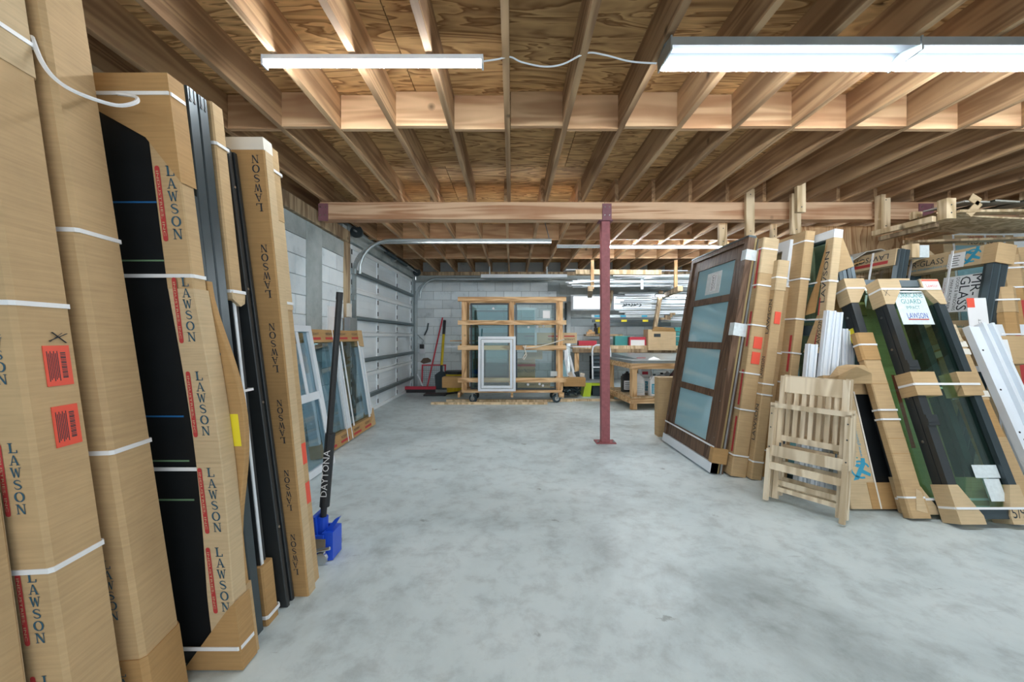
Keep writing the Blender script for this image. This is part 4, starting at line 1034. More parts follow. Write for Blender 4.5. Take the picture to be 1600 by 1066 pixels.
# ---- folding chairs: two, folded flat and leaning together
def folding_chair(label, loc, yaw, lean):
    o = thing('folding_chair', label, 'chair', loc, yaw, lean, t=.10)
    W = .405
    for x in (0, W-.032): MB().box(x, x+.032, .045, .075, 0, .885).build('back_post', M_chair, o)
    MB().box(.030, W-.030, .048, .070, .765, .88).build('top_rail', M_chair, o)
    MB().box(.030, W-.030, .048, .070, .415, .455).build('lower_back_rail', M_chair, o)
    for k in range(7):
        x = .048+k*(W-.096-.026)/6
        MB().box(x, x+.026, .052, .066, .455, .768).build('back_slat', M_chair, o)
    # folded seat: frame standing in front, slats seen edge on
    for x in (-.034, W+.004):
        MB().add([(x, 0, .30), (x+.03, 0, .30), (x+.03, 0, .66), (x, 0, .66), (x, .075, .30), (x+.03, .085, .33), (x+.03, .045, .66), (x, .045, .66)],
                 [(0, 1, 2, 3), (5, 4, 7, 6), (0, 3, 7, 4), (1, 5, 6, 2), (3, 2, 6, 7), (0, 4, 5, 1)]).build('seat_rail', M_chair, o)
    MB().box(-.034, W+.034, .0, .026, .645, .68).build('seat_front', M_chair, o)
    MB().box(-.004, W+.004, .0, .022, .30, .375).build('seat_back_rail', M_chair, o)
    for k in range(2): MB().box(0, W, .024+.03*k, .044+.03*k, .335, .36).build('seat_slat', M_chair, o)
    for x in (-.034, W+.006): MB().box(x, x+.028, -.012, .016, -.02, .345).build('front_leg', M_chair, o)
    MB().box(-.006, W+.006, -.008, .010, .205, .255).build('stretcher', M_chair, o)
    MB().box(.03, W-.03, .05, .066, .10, .135).build('stretcher', M_chair, o)
    MB().box(.03, W-.03, .05, .066, .055, .085).build('stretcher', M_chair, o)
    m = MB()
    for x in (.036, W-.040): m.tube([(x, .03, .30), (x, .03, .40)], .006, 6)
    m.build('hinge_rod', M_slate, o)
    m = MB()
    for x in (-.036, W+.006):
        for z in (.36, .5, .6): m.tube([(x+.015, -.0025, z), (x+.015, .002, z)], .005, 6)
    m.build('screw', M_slate, o)
    return o
cy = -math.atan2(.37, .25)
folding_chair('bleached wooden folding chair standing folded in front of the cartons', (1.835, 2.86, .02), -math.radians(57), math.radians(9))
folding_chair('second folded wooden chair tucked behind the front folding chair', (1.905, 2.92, .02), -math.radians(57), math.radians(9))

q7 = unit_Q('printed_carton', 'brown printed carton seen through the green glass window', 'carton', 2.86, 2.86, .40, .10, 1.45, math.radians(17))
MB().cbox(0, .40, 0, .10, 0, 1.45, .006).build('body', M_card, q7)
mb = MB(); put_text(mb, 'LAWSON', .27, .62, .46, .09, front(), PI/2); mb.build('lettering', M_ink, q7)
MB().box(.10, .13, -.0015, 0, .35, .9).build('red_bar', M_red_ink, q7)
# ================================================================== plywood backing, hanging studs and the windows against them
pw = thing('plywood_backing', 'knotty plywood sheet standing upright behind the leaning windows', 'plywood', (3.40, 4.72, 0))
MB().box(0, 1.21, 0, .018, 0, 2.49).build('sheet', M_plyw, pw)
pw2 = thing('plywood_backing', 'second plywood sheet under the lumber shelf at the far end', 'plywood', (4.63, 4.74, 0))
MB().box(0, 1.21, 0, .018, 0, 2.36).build('sheet', M_plyw, pw2)
MB().box(0, 1.21, -.02, 0, 2.29, 2.33).build('edge_batten', M_grey2x4, pw2)
def stud(label, x, y, z0, z1, w=.09, d=.04, tilt=0.0, mat=None):
    o = thing('hanging_stud', label, 'stud', (x, y, z0), roll=tilt)
    MB().box(-w/2, w/2, 0, d, 0, z1-z0).build('body', mat or M_grey2x4, o)
    m = MB()
    for zz in (.05, z1-z0-.06): m.tube([(0, -.003, zz), (0, .001, zz)], .006, 6)
    m.build('nail', M_slate, o); return o
stud('pale stud hanging from the joists in front of the beam near the tall cartons', 2.60, 4.36, 2.29, 2.80)
stud('higher pale stud nailed to a joist face beside the beam', 2.86, 3.95, 2.42, 2.90, .085)
stud('pale stud hung just behind the higher nailed one', 3.08, 4.33, 2.30, 2.74, .10)
stud('short pale stud end below the beam near the brown framed door', 2.44, 4.62, 2.24, 2.50, .09)
stud('thin stud end below the beam between the cartons', 3.03, 4.62, 2.30, 2.49, .06)
stud('doubled pale stud carrying the lumber shelf at its far end', 4.02, 4.30, 2.33, 2.72, .10, .08)
stud('short pale block standing on the shelf arm by the maroon plate', 4.06, 4.0, 2.28, 2.44, .09)
stud('pale stud doubled at the near end of the lumber shelf', 3.90, 3.55, 2.24, 2.42, .085, .08)
stud('pale stud hanging far over the lumber shelf', 5.55, 4.30, 2.5, 2.74, .09)
sh = thing('lumber_shelf', 'pale plywood sheet lying on a rough lumber shelf under the joists', 'shelf', (3.84, 3.62, 2.255))
MB().bar((-.02, 0, -.0), (-.10, .52, 0), .045, .05).build('arm', M_grey2x4, sh)
MB().bar((.03, .02, -.045), (-.05, .5, -.06), .04, .04).build('arm', M_oldwood, sh)
m = MB()
for k in range(8):
    x0, x1 = .0+.27*k, .27*(k+1)
    z0, z1 = (.062-.055*math.sin(PI*min(1, k/7)*.9), .062-.055*math.sin(PI*min(1, (k+1)/7)*.9))
    m.add([(x0, 0, z0), (x1, 0, z1), (x1, .46, z1-.01), (x0, .46, z0-.01), (x0, 0, z0-.014), (x1, 0, z1-.014), (x1, .46, z1-.024), (x0, .46, z0-.024)],
          [(0, 1, 2, 3), (7, 6, 5, 4), (0, 4, 5, 1), (2, 6, 7, 3)])
m.build('sheet', M_grey2x4, sh)
us = thing('warped_sheet', 'upper warped plywood sheet lying over the lumber shelf', 'plywood', (4.02, 3.55, 2.40))
m = MB()
for k in range(8):
    x0, x1 = .27*k, .27*(k+1); z0, z1 = .0+.03*math.sin(k*.6)-.01*k, .03*math.sin((k+1)*.6)-.01*(k+1)
    m.add([(x0, 0, z0), (x1, .04, z1), (x1, .36, z1+.05), (x0, .36, z0+.02), (x0, 0, z0-.014), (x1, .04, z1-.014), (x1, .36, z1+.036), (x0, .36, z0+.006)],
          [(0, 1, 2, 3), (7, 6, 5, 4), (0, 4, 5, 1), (2, 6, 7, 3)]+([(0, 3, 7, 4)] if k == 0 else []))
m.build('sheet', plain('grey_board', (.48, .47, .42), .8, var=.2), us)
ob = thing('offcut', 'bent cardboard offcut propping the upper warped sheet', 'offcut', (4.05, 3.55, 2.27))
MB().bar((0, 0, .0), (.10, 0, .11), .06, .008, up=(0, 1, 0)).bar((.10, 0, .11), (.02, 0, .16), .07, .008, up=(0, 1, 0)).build('body', M_card2, ob)
pb_ = thing('loose_board', 'loose pale board slanting across the lumber shelf', 'board', (3.95, 3.58, 2.30))
MB().bar((0, 0, 0.0), (1.6, .1, .045), .10, .022, up=(0, 0, 1)).build('body', M_grey2x4, pb_)
bb_ = thing('loose_board', 'wide dark board lying beneath the lumber shelf', 'board', (4.0, 4.0, 2.13))
MB().bar((0, 0, 0), (1.8, .0, .06), .12, .022).build('body', M_oldwood, bb_)
# crumpled packing on top
def crumple(name, label, cat, pts, w, mat):
    mb = MB()
    for a, b in zip(pts[:-1], pts[1:]):
        a = Vector(a); b = Vector(b)
        mb.add([a, b, b+Vector((.02, w, .01)), a+Vector((-.01, w, -.01)), a-Vector((0, 0, .008)), b-Vector((0, 0, .008)), b+Vector((.02, w, .002)), a+Vector((-.01, w, -.018))],
               [(0, 1, 2, 3), (7, 6, 5, 4), (0, 4, 5, 1), (2, 6, 7, 3), (0, 3, 7, 4), (1, 5, 6, 2)])
    return tag(mb.build(name, mat), label, cat, kind='thing')
crumple('packing_board', 'grey torn packing board crumpled on top of the far window', 'packing', [(3.50, 4.1, 1.98), (3.62, 4.08, 2.06), (3.74, 4.05, 2.08), (3.82, 4.0, 2.02), (3.98, 4.0, 2.05)], .3, plain('grey_board', (.48, .47, .42)))
crumple('packing_board', 'brown packing board lying flat under the grey torn one', 'packing', [(3.50, 4.12, 1.93), (3.66, 4.05, 1.99), (3.86, 3.98, 2.0), (4.05, 3.95, 1.97)], .4, M_card3)
rc_ = thing('rolled_cardboard', 'roll of pale brown packing cardboard above the printed window', 'cardboard', (3.86, 3.86, 1.99))
pts = [(0.04*k, .02*k, .075*math.sin(PI*k/14)) for k in range(15)]
m = MB()
for a, b in zip(pts[:-1], pts[1:]):
    m.add([a, b, (b[0], b[1], b[2]-.10), (a[0], a[1], a[2]-.10), (a[0]+.03, a[1]+.3, a[2]), (b[0]+.03, b[1]+.3, b[2])], [(0, 1, 2, 3), (0, 4, 5, 1)])
m.build('sheet', M_card2, rc_)
ld = thing('pallet_block', 'wrapped wooden block with clear film standing on the printed window', 'block', (3.74, 3.74, 1.93))
MB().box(0, .07, 0, .1, 0, .13).build('block', M_grey2x4, ld); MB().box(.072, .16, -.002, .1, 0, .115).build('film_wrap', M_film, ld)

# S1: window with red printed band
def window_S(name, label, X, Yn, w, t, h, lean, band):
    o = unit_R(name, label, 'window', X, Yn, w, t, h, lean)
    framed(o, w, h, t, .05, M_grey, G_grey)
    for k in range(2): MB().box(w-.012, w+.004, .006+k*t*.5, .006+k*t*.5+t*.36, 0, h).build('edge_profile', M_slate, o)
    MB().box(-.004, w-.03, -.010, t*.55, h-band, h+.008).build('top_band', M_card2, o)
    return o
s1 = window_S('boxed_window', 'grey window with red printed cardboard top band against the plywood', 3.30, 3.72, .62, .09, 2.02, math.radians(9), .15)
mb = MB(); put_text(mb, 'LAWSON', .32, 1.965, .40, .055, front(-.012), PI); mb.build('lettering', M_ink, s1)
MB().box(.08, .52, -.0125, -.0105, 1.895, 1.925).build('red_bar', M_red_ink, s1)
for xx in (.34,): MB().box(xx, xx+.02, -.016, -.011, 0, 2.03).build('strap', M_strap, s1)
mb = MB(); put_text(mb, 'M', .49, 1.70, .10, .12, front(.03)); mb.build('painted_mark', M_cyan_ink, s1)
# S2: big window in printed bands with the white sign
s2 = window_S('boxed_window', 'large dark window with blue printed cardboard bands and a white sign', 3.80, 3.42, .78, .13, 1.99, math.radians(10), .16)
MB().box(.70, .80, -.012, .15, 1.83, 2.0).build('corner_cap', M_card, s2)
mb = MB(); put_text(mb, 'MR-GLASS', .20, 1.925, .36, .06, front(-.0115)); mb.build('lettering', M_slate, s2)
mb = MB(); put_text(mb, 'www.windowsdoors.com', .25, 1.868, .40, .028, front(-.0115)); mb.build('small_lettering', M_cyan_ink, s2)
emblem(s2, .62, 1.92, .13, -.0115)
lb = MB().box(.42, .56, -.0125, -.0105, 1.83, 1.97).build('shipping_paper', M_paper, s2)
m = MB()
for k in range(5): m.box(.43+.002*k, .52-.012*(k % 2), -.0132, -.0126, 1.85+.022*k, 1.856+.022*k)
m.build('paper_print', M_ink, lb)
sg = MB().box(.37, .70, .030, .034, 1.42, 1.76).build('white_sign', M_paper, s2)
t = MB(); put_text(t, 'MR-', .655, 1.66, .19, .085, front(.029), -PI/2); put_text(t, 'GLASS', .565, 1.59, .31, .085, front(.029), -PI/2)
put_text(t, 'DOORS & WINDOWS', .500, 1.59, .31, .030, front(.029), -PI/2); put_text(t, 'MANUFACTURER', .450, 1.59, .28, .026, front(.029), -PI/2)
t.build('sign_lettering', M_ink, sg)
t = MB(); put_text(t, 'MADE IN USA', .403, 1.59, .24, .026, front(.029), -PI/2); t.build('sign_red_lettering', M_red_ink, sg)
t = MB(); put_text(t, 'A', .655, 1.50, .06, .07, front(.0285), -PI/2); t.build('sign_mark', M_slate, sg)
MB().box(.70, .755, .010, .045, .05, 1.84).build('inner_stile', M_slate, s2)
bnd = MB().box(-.004, .70, -.010, .05, 1.14, 1.33).build('lower_band', M_card2, s2)
mb = MB(); put_text(mb, 'MR-GLASS', .56, 1.27, .18, .03, front(-.0115), PI); mb.build('lettering', M_tealbox, bnd)
emblem(s2, .20, 1.26, .12, -.0115)
for xx in (.06, .44): MB().box(xx, xx+.02, -.018, -.0126, 0, 2.0).build('strap', M_strap, s2)
# S3: printed carton lying high behind
s3 = thing('printed_carton', 'wide carton with upside down print standing high behind the white sign', 'carton', (4.50, 4.02, 0), 0, math.radians(4), t=.2)
MB().cbox(0, .74, 0, .16, 0, 2.24, .006).build('body', M_card2, s3)
MB().box(.12, .60, -.0035, -.001, 1.2, 2.13).build('blue_pane', M_frost, s3)
mb = MB(); put_text(mb, 'LAWSON', .40, 2.165, .30, .05, front(-.0025), PI); mb.build('lettering', M_ink, s3)
mb = MB(); put_text(mb, 'INDUSTRIES INC', .40, 2.215, .30, .030, front(-.0025), PI); mb.build('red_lettering', M_red_ink, s3)
for xx in (.09, .42, .62): MB().box(xx, xx+.02, -.006, -.0025, 0, 2.245).build('strap', M_strap, s3)
# S4: leaning cartons at the frame's edge
def carton_S(label, X, Y, w, t, h, lean, straps, cap, red=True):
    o = thing('leaning_carton', label, 'carton', (X, Y, 0), math.radians(-24), math.radians(lean), t=t)
    MB().cbox(0, w, 0, t, 0, h-cap*.5, .03).build('body', M_card3, o)
    MB().cbox(-.006, w+.006, -.006, t+.006, h-cap, h, .034).build('top_cap', M_card, o)
    for z in straps: ring(MB(), 0, w, 0, t, z, z+.014, .010).build('strap', M_strap, o)
    if red: MB().box(w-.05, w-.02, -.0015, .0, h-.9, h-.42).build('red_bar', M_red_ink, o)
    return o
carton_S('round cornered carton leaning right behind the white sign', 4.02, 3.15, .13, .12, 1.62, 11, (1.50, 1.2), .22)
carton_S('taller round cornered carton with doubled straps next to it', 4.21, 3.25, .15, .12, 1.93, 11, (1.62, 1.80, 1.84), .30)
carton_S('carton with a wide cap cut by the frame edge', 4.52, 3.40, .22, .14, 2.02, 10, (1.85, 1.5), .36, False)
pp = thing('white_poster', 'white printed poster board wedged between the window and the cartons', 'poster', (3.82, 3.30, .9), math.radians(-15), math.radians(8))
MB().box(0, .13, 0, .006, 0, .62).build('board', M_paper, pp)
MB().box(.0, .05, -.002, 0, .54, .62).build('red_corner', M_label, pp)
t = MB(); put_text(t, 'IMPACT', .07, .38, .12, .018, front(-.002), PI/2); t.build('lettering', M_ink, pp)
ct = thing('opened_carton', 'opened flat carton lying across behind the sill rail', 'carton', (3.20, 3.08, .98), 0, math.radians(12))
MB().box(0, .80, 0, .12, 0, .22).build('body', M_card, ct)
MB().add([(.0, -.004, .22), (.3, -.004, .215), (.28, -.06, .27), (.05, -.05, .275)], [(0, 1, 2, 3)]).build('flap', M_card2, ct)
MB().box(.58, .66, -.003, 0, .02, .19).build('paper_label', M_paper, ct)
gs = thing('board_stack', 'stack of grey edged boards standing behind the white rails', 'boards', (2.63, 3.22, 0), 0, math.radians(8), t=.1)
for k in range(6): MB().box(.026*k, .026*k+.020, -.004*(k % 3), .12, 0, 1.16+.02*(k % 3)).build('board', plain('grey_board', (.48, .47, .42)), gs)
wf = thing('white_window', 'white window end with a white strap standing behind the crumpled cardboard', 'window', (2.86, 3.14, 0), 0, math.radians(8), t=.06)
framed(wf, .26, 1.42, .05, .035, M_white, G_blue)

# ================================================================== rolling window rack
rk = thing('rolling_rack', 'pine window rack on four casters standing before the back block wall', 'rack', (0, 7.15, 0))
MB().box(-.90, .90, 0, .60, .185, .222).build('deck', M_pine, rk)
for x in (-.95, .0, .86): MB().box(x-.02, x+.02, .0, .60, .10, .184).build('runner', M_pine, rk)
MB().add([(.84, -.01, .185), (.93, -.01, .185), (.93, -.01, .10), (.90, -.01, .09), (.84, .03, .185), (.93, .03, .185), (.93, .03, .10), (.90, .03, .09)],
         [(0, 3, 2, 1), (4, 5, 6, 7), (0, 1, 5, 4), (1, 2, 6, 5), (2, 3, 7, 6), (3, 0, 4, 7)]).build('corner_brace', M_pine, rk)
for (x, y) in ((-.86, .04), (-.01, .04), (.87, .04), (-.86, .46), (.87, .46)): MB().box(x-.045, x+.045, y, y+.045, .222, 1.83).build('upright', M_pinez, rk)
for z in (1.86, 1.44, .99, .56-.15): MB().box(-.97, .97, .0, .04, z-.04, z+.04).build('front_rail', M_pine, rk)
for z in (1.84, 1.40, .95): MB().box(-.95, .95, .506, .546, z-.04, z+.04).build('back_rail', M_pine, rk)
for x in (-.70, .80):
    for y in (.06, .48):
        ux, uy = (.45, .893) if x < 0 else (-.30, .954)
        def ax(d, z): return (x+ux*d, y+uy*d, z)
        wl = MB().tube([ax(-.022, .075), ax(.022, .075)], .075, 20).build('caster', M_rubber, rk)
        MB().tube([ax(-.026, .075), ax(.026, .075)], .042, 14).build('hub', M_chrome, wl)
        MB().bar(ax(-.031, .07), ax(-.031, .184), .03, .005, up=(ux, uy, 0)).bar(ax(.031, .07), ax(.031, .184), .03, .005, up=(ux, uy, 0)).box(x-.034, x+.034, y-.03, y+.03, .172, .184).build('fork', M_steel, wl)
def pane(label, x0, x1, y, z0, z1, g, fm, fw=.03, cat='window', name='glass_window', lean=.0):
    o = thing(name, label, cat, (x0, y, z0), 0, lean)
    framed(o, x1-x0, z1-z0, .035, fw, fm, g); return o
pane('dark teal glass sash standing in the rack behind the white window', -.76, -.05, 7.30, .223, 1.80, G_teal, M_dark)
pane('wide grey glass sash filling the other half of the rack', .06, .80, 7.26, .223, 1.80, G_grey, M_slate)
pane('white framed teal sash seen through the rack glass', .02, .46, 7.40, .9, 1.72, G_teal, M_white, .04)
pane('dark slate sash at the back of the rack', -.70, .10, 7.46, .223, 1.68, G_teal, M_slate)
m = MB()
for (x, z, lb) in ((-.34, 1.70, 'lone round white sticker on the dark teal glass'), (.30, 1.36, 'round white sticker nearest the middle upright of the rack'), (.46, 1.37, 'round white sticker halfway along the upper glass row'), (.57, 1.38, 'round white sticker at the outer end of the upper row'), (.29, .32, 'low round sticker nearest the small white window'), (.50, .33, 'upper one of two low stickers close together'), (.56, .30, 'lower one of two low stickers close together')):
    s_ = tag(MB().tube([(x, 7.245 if x > 0 else 7.285, z), (x, 7.253 if x > 0 else 7.294, z)], .022, 14).build('glass_sticker', M_paper), lb, 'sticker', 'round stickers on the rack glass', kind='thing')
nt = tag(MB().box(.56, .69, 7.25, 7.254, 1.52, 1.66).build('paper_note', M_paper), 'tilted white paper note taped high on the rack glass', 'note', kind='thing')
nt = tag(MB().box(.70, .82, 7.25, 7.254, .47, .56).build('paper_note', M_film), 'pale blue paper label low on the rack glass', 'note', kind='thing')
def boxc(name, label, x0, x1, y0, y1, z0, z1, mat=None, txt=True, yaw=0.0, cat='box', tape=True):
    o = thing(name, label, cat, (x0, y0, z0), yaw)
    w_, d_, h_ = x1-x0, y1-y0, z1-z0
    MB().cbox(0, w_, 0, d_, 0, h_, .004).build('body', mat or M_card, o)
    if tape: MB().box(-.001, w_+.001, d_*.45, d_*.55, h_-.03, h_+.0015).build('tape', M_card2, o)
    if txt:
        m = MB()
        for xx in ([.5] if w_ < .5 else [.25, .5, .75, .92]): put_text(m, 'LAWSON', w_*xx, h_*.38, min(.2, w_*.6), h_*.2, front(-.0015), PI)
        m.build('lettering', M_ink, o)
        m = MB()
        for xx in ([.5] if w_ < .5 else [.25, .5, .75, .92]): m.box(w_*xx-.10, w_*xx+.10, -.0015, .0, h_*.62, h_*.74)
        m.build('red_bar', M_red_ink, o)
    return o
boxc('long_box', 'long printed box lying through the rack past its upright', -.55, 1.22, 7.52, 7.66, 1.06, 1.26, M_card2)
boxc('flat_box', 'thin flat cardboard box lying through the rack below the long printed one', -.98, 1.0, 7.50, 7.62, 1.0, 1.05, M_card3, False)
boxc('large_box', 'slumped brown box with a red mark low in the rack', -.74, .44, 7.60, 7.85, .40, .76, M_card, True)
boxc('low_box', 'printed box lying on the rack deck', -.75, .72, 7.54, 7.70, .223, .38, M_card2)
boxc('brown_box', 'brown box sticking out of the rack near the yellow drum', -1.32, -.86, 7.55, 7.80, .22, .42, M_card3, False)
boxc('brown_box', 'brown box sticking out of the rack on the tool side', .98, 1.40, 7.60, 7.85, .24, .40, M_card3, False)
boxc('square_carton', 'grey green square carton behind the tied rack glass', .24, .58, 7.62, 7.72, .76, 1.02, M_card2, False)
for (xa, xb, z, yy, lb) in ((-1.25, 1.5, .985, 7.58, 'white trim length lying through the rack under the long box'), (-1.16, -.6, 1.10, 7.47, 'pale wood offcut poking out of the rack'), (-.98, .55, .955, 7.44, 'white painted batten lying through the rack')):
    o = thing('trim_length', lb, 'trim', (xa, yy, z)); MB().box(0, xb-xa, 0, .05, 0, .02).build('body', M_white if 'white' in lb else M_pine, o)
rp = tag(MB().tube([(.22, 7.12, .98), (.42, 7.10, 1.0), (.70, 7.10, 1.07), (.93, 7.11, 1.14)], .010, 6).tube([(.22, 7.12, .98), (.25, 7.11, .90), (.19, 7.11, .80), (.21, 7.11, .78), (.26, 7.11, .86), (.22, 7.10, .98)], .010, 6).tube([(.20, 7.11, 1.02), (.225, 7.09, .98), (.25, 7.11, 1.03)], .014, 6).build('tie_rope', M_cream), 'pale rope knotted across the rack front', 'rope', kind='thing')
ww = thing('white_window', 'small white window leaning on the front of the rolling rack', 'window', (-.60, 7.03, .20), 0, math.radians(3.5), t=.05)
ww.location.z = .222
ww.location.y = 7.06
framed(ww, .665, .97, .06, .045, M_white, G_clear)
for (a, b) in ((.055, .10), (.565, .61)): MB().box(a, b, -.006, .05, .055, .915).build('sash_stile', M_white, ww)
for (a, b) in ((.055, .10), (.86, .915)): MB().box(.10, .565, -.006, .05, a, b).build('sash_rail', M_white, ww)
for k, (x0, x1, y, lb) in enumerate(((-1.42, .62, 6.98, 'pale timber length on the floor under the rack front'), (-1.2, 1.1, 7.30, 'second pale timber length on the floor under the rack'), (.9, 2.1, 7.35, 'thin pale batten on the floor towards the lime stand'))):
    o = thing('timber_length', lb, 'timber', (x0, y, 0.001), -.01*k); MB().box(0, x1-x0, 0, .085, 0, .036).build('body', M_grey2x4, o)

# ---- brooms, shovels, drum by the wall
dr = thing('yellow_drum', 'yellow plastic tub with a dark rim behind the rack', 'tub', (-1.20, 8.55, 0))
MB().tube([(0, 0, 0), (0, 0, .40)], .19, 20, .22).build('body', M_yplastic, dr); MB().tube([(0, 0, .40), (0, 0, .455)], .235, 20).build('rim', M_blk, dr)
sv = thing('shovel', 'shovel with yellow shaft and black grip standing against the block wall', 'shovel', (-1.56, 8.85, 0))
MB().tube([(0, 0, .52), (.0, .28, 1.24)], .030, 10).build('shaft', M_yplastic, sv)
MB().tube([(0, .28, 1.24), (.01, .36, 1.56)], .034, 10).build('grip', M_blk, sv)
MB().add([(-.13, -.02, .02), (.13, -.02, .02), (.15, .0, .34), (.04, .0, .42), (-.04, .0, .42), (-.15, .0, .34), (-.13, .0, .02), (.13, .0, .02), (.15, .02, .34), (.04, .02, .42), (-.04, .02, .42), (-.15, .02, .34)],
         [(0, 1, 2, 3, 4, 5), (11, 10, 9, 8, 7, 6)]+[(i, 6+i, 6+(i+1) % 6, (i+1) % 6) for i in range(6)]).tube([(0, 0, .38), (0, 0, .56)], .03, 8).build('blade', M_rubber, sv)
br = thing('push_broom', 'red push broom with a long red handle leaning on the wall', 'broom', (-1.92, 8.50, 0))
MB().tube([(.12, 0, .12), (.33, .66, 1.62)], .017, 8).build('handle', M_redplastic, br)
MB().box(-.35, .30, -.04, .04, .07, .13).build('head', M_redplastic, br); MB().box(-.34, .29, -.035, .035, 0, .07).build('bristles', M_blk, br)
tag(br.children[-1], kind='stuff')
gt = thing('mesh_sieve', 'square steel mesh sieve standing against the block wall behind the broom', 'sieve', (-2.05, 9.02, 0), 0, math.radians(8))
m = MB()
for k in range(12): m.box(.02+.044*k, .030+.044*k, 0, .006, .02, .54).box(.01, .54, .004, .010, .02+.044*k, .030+.044*k)
tag(m.build('mesh', M_steel, gt), kind='stuff')
MB().box(0, .55, -.012, .012, 0, .03).box(0, .55, -.012, .012, .53, .56).box(0, .03, -.012, .012, .03, .53).box(.52, .55, -.012, .012, .03, .53).build('frame', M_redplastic, gt)
bs = thing('flat_shovel', 'black flat shovel lying on the floor beside the broom', 'shovel', (-1.55, 8.0, 0))
MB().box(-.22, .22, -.02, .30, .0, .03).build('blade', M_blk, bs); MB().tube([(.2, .1, .03), (.75, .05, .10)], .022, 8).build('handle', M_blk, bs)
wl = thing('white_lever', 'white painted lever slanting out of the garage track foot', 'lever', (-2.08, 8.80, 0))
MB().tube([(.0, 0, .36), (.16, -.1, .05)], .018, 8).build('rod', M_white, wl); MB().box(-.03, .22, -.14, -.02, 0, .05).build('foot', M_white, wl)
hk = tag(MB().tube([(-2.02, YB-.02, 1.22), (-1.95, YB-.03, 1.36), (-1.93, YB-.02, 1.50)], .016, 6).build('wall_hook', M_slate), 'curved dark iron hook on the back block wall', 'hook', kind='thing')
ol = thing('wall_outlet', 'white electrical outlet on the back wall near the garage door', 'outlet', (-2.07, YB-.05, .80))
MB().box(-.06, .06, 0, .05, 0, .20).build('box', M_white, ol); MB().box(-.05, .05, -.02, .0, .11, .21).build('cover', M_blk, ol)
MB().tube([(.0, .02, .20), (.03, .02, .30), (-.12, .03, .44)], .008, 6).build('cable', M_steel, ol)
hs = tag(MB().add([(-2.12, YB-.006, .60), (-2.04, YB-.006, .56), (-1.88, YB-.006, .60), (-1.87, YB-.006, .65), (-1.94, YB-.006, .70), (-2.05, YB-.006, .69)], [(0, 1, 2, 3, 4, 5)]).build('wall_hole', plain('raw_block', (.16, .12, .09), .9)), 'broken brown patch in the painted block wall', 'patch', kind='thing')

# ---- work counter along the back wall
ctn = thing('back_counter', 'narrow timber counter fixed along the back wall', 'counter', (1.28, 8.45, 0))
MB().box(0, 2.9, 0, .55, .93, 1.0).build('top', M_grey2x4, ctn); MB().box(0, 2.9, .0, .03, .85, .93).build('apron', M_oldwood, ctn)
for x in (.05, 1.35, 2.7): MB().box(x, x+.09, .03, .12, 0, .85).build('leg', M_pinez, ctn)
shf = thing('wall_shelf', 'short plank shelf above the counter holding a yellow tool', 'shelf', (1.62, 8.75, 1.20))
MB().box(0, .80, 0, .30, 0, .04).build('plank', M_oldwood, shf); MB().box(.36, .46, .10, .28, -.2, 0).build('bracket', M_oldwood, shf)
td = thing('grinder', 'yellow and black power tool standing on the short plank shelf', 'tool', (1.86, 8.88, 1.24))
MB().tube([(0, 0, 0), (.0, 0, .14)], .04, 10).tube([(0, 0, .14), (-.02, 0, .24)], .025, 8).build('body', M_blk, td); MB().tube([(.10, 0, .02), (.10, 0, .16)], .055, 12).build('motor', M_yplastic, td)
wb = thing('wooden_block', 'small wooden block plane resting on the short plank shelf', 'plane', (1.66, 8.85, 1.24)); MB().prism([(0, 0), (.18, 0), (.18, .08), (0, .08)], 0, .06).build('body', M_pine, wb); MB().box(.04, .12, .02, .06, .06, .10).build('handle', M_pine, wb)
boxc('red_bag', 'red and white bag lying on the counter by the rack', 1.42, 1.80, 8.50, 8.72, 1.0, 1.10, M_redplastic, False, cat='bag')
boxc('teal_box', 'teal and white printed box on the counter behind the post', 2.22, 2.56, 8.62, 8.80, 1.0, 1.20, M_tealbox, False)
rb_ = thing('red_carton', 'red topped white carton on the counter next to the teal box', 'carton', (2.50, 8.50, 1.0))
MB().cbox(0, .34, 0, .2, 0, .14, .01).build('body', M_paper, rb_); MB().cbox(-.005, .345, -.005, .205, .12, .18, .01).box(-.006, .02, -.006, .2, 0, .13).box(.32, .346, -.006, .2, 0, .13).build('lid', M_redplastic, rb_)
bb2 = thing('open_carton', 'large open cardboard carton standing on the counter near the workbench', 'carton', (2.86, 8.40, 1.0))
MB().box(.08, .58, 0, .02, -.10, .30).box(0, .08, -.0, .3, -.10, .34).box(.56, .58, .02, .3, -.1, .28).box(.08, .58, .28, .3, -.1, .30).build('body', M_card2, bb2)
MB().add([(.08, 0, .30), (.58, 0, .29), (.52, -.05, .37), (.12, -.04, .40)], [(0, 1, 2, 3)]).build('flap', M_card3, bb2)
MB().box(.12, .26, -.002, 0, .18, .25).build('label', M_slate, bb2)
gc = thing('green_crate', 'dark green plastic crate stack at the end of the counter', 'crate', (3.46, 8.48, 1.0))
for k in range(4): MB().box(0, .34, 0, .3, .10*k, .10*k+.085).build('slat', M_tealbox, gc)
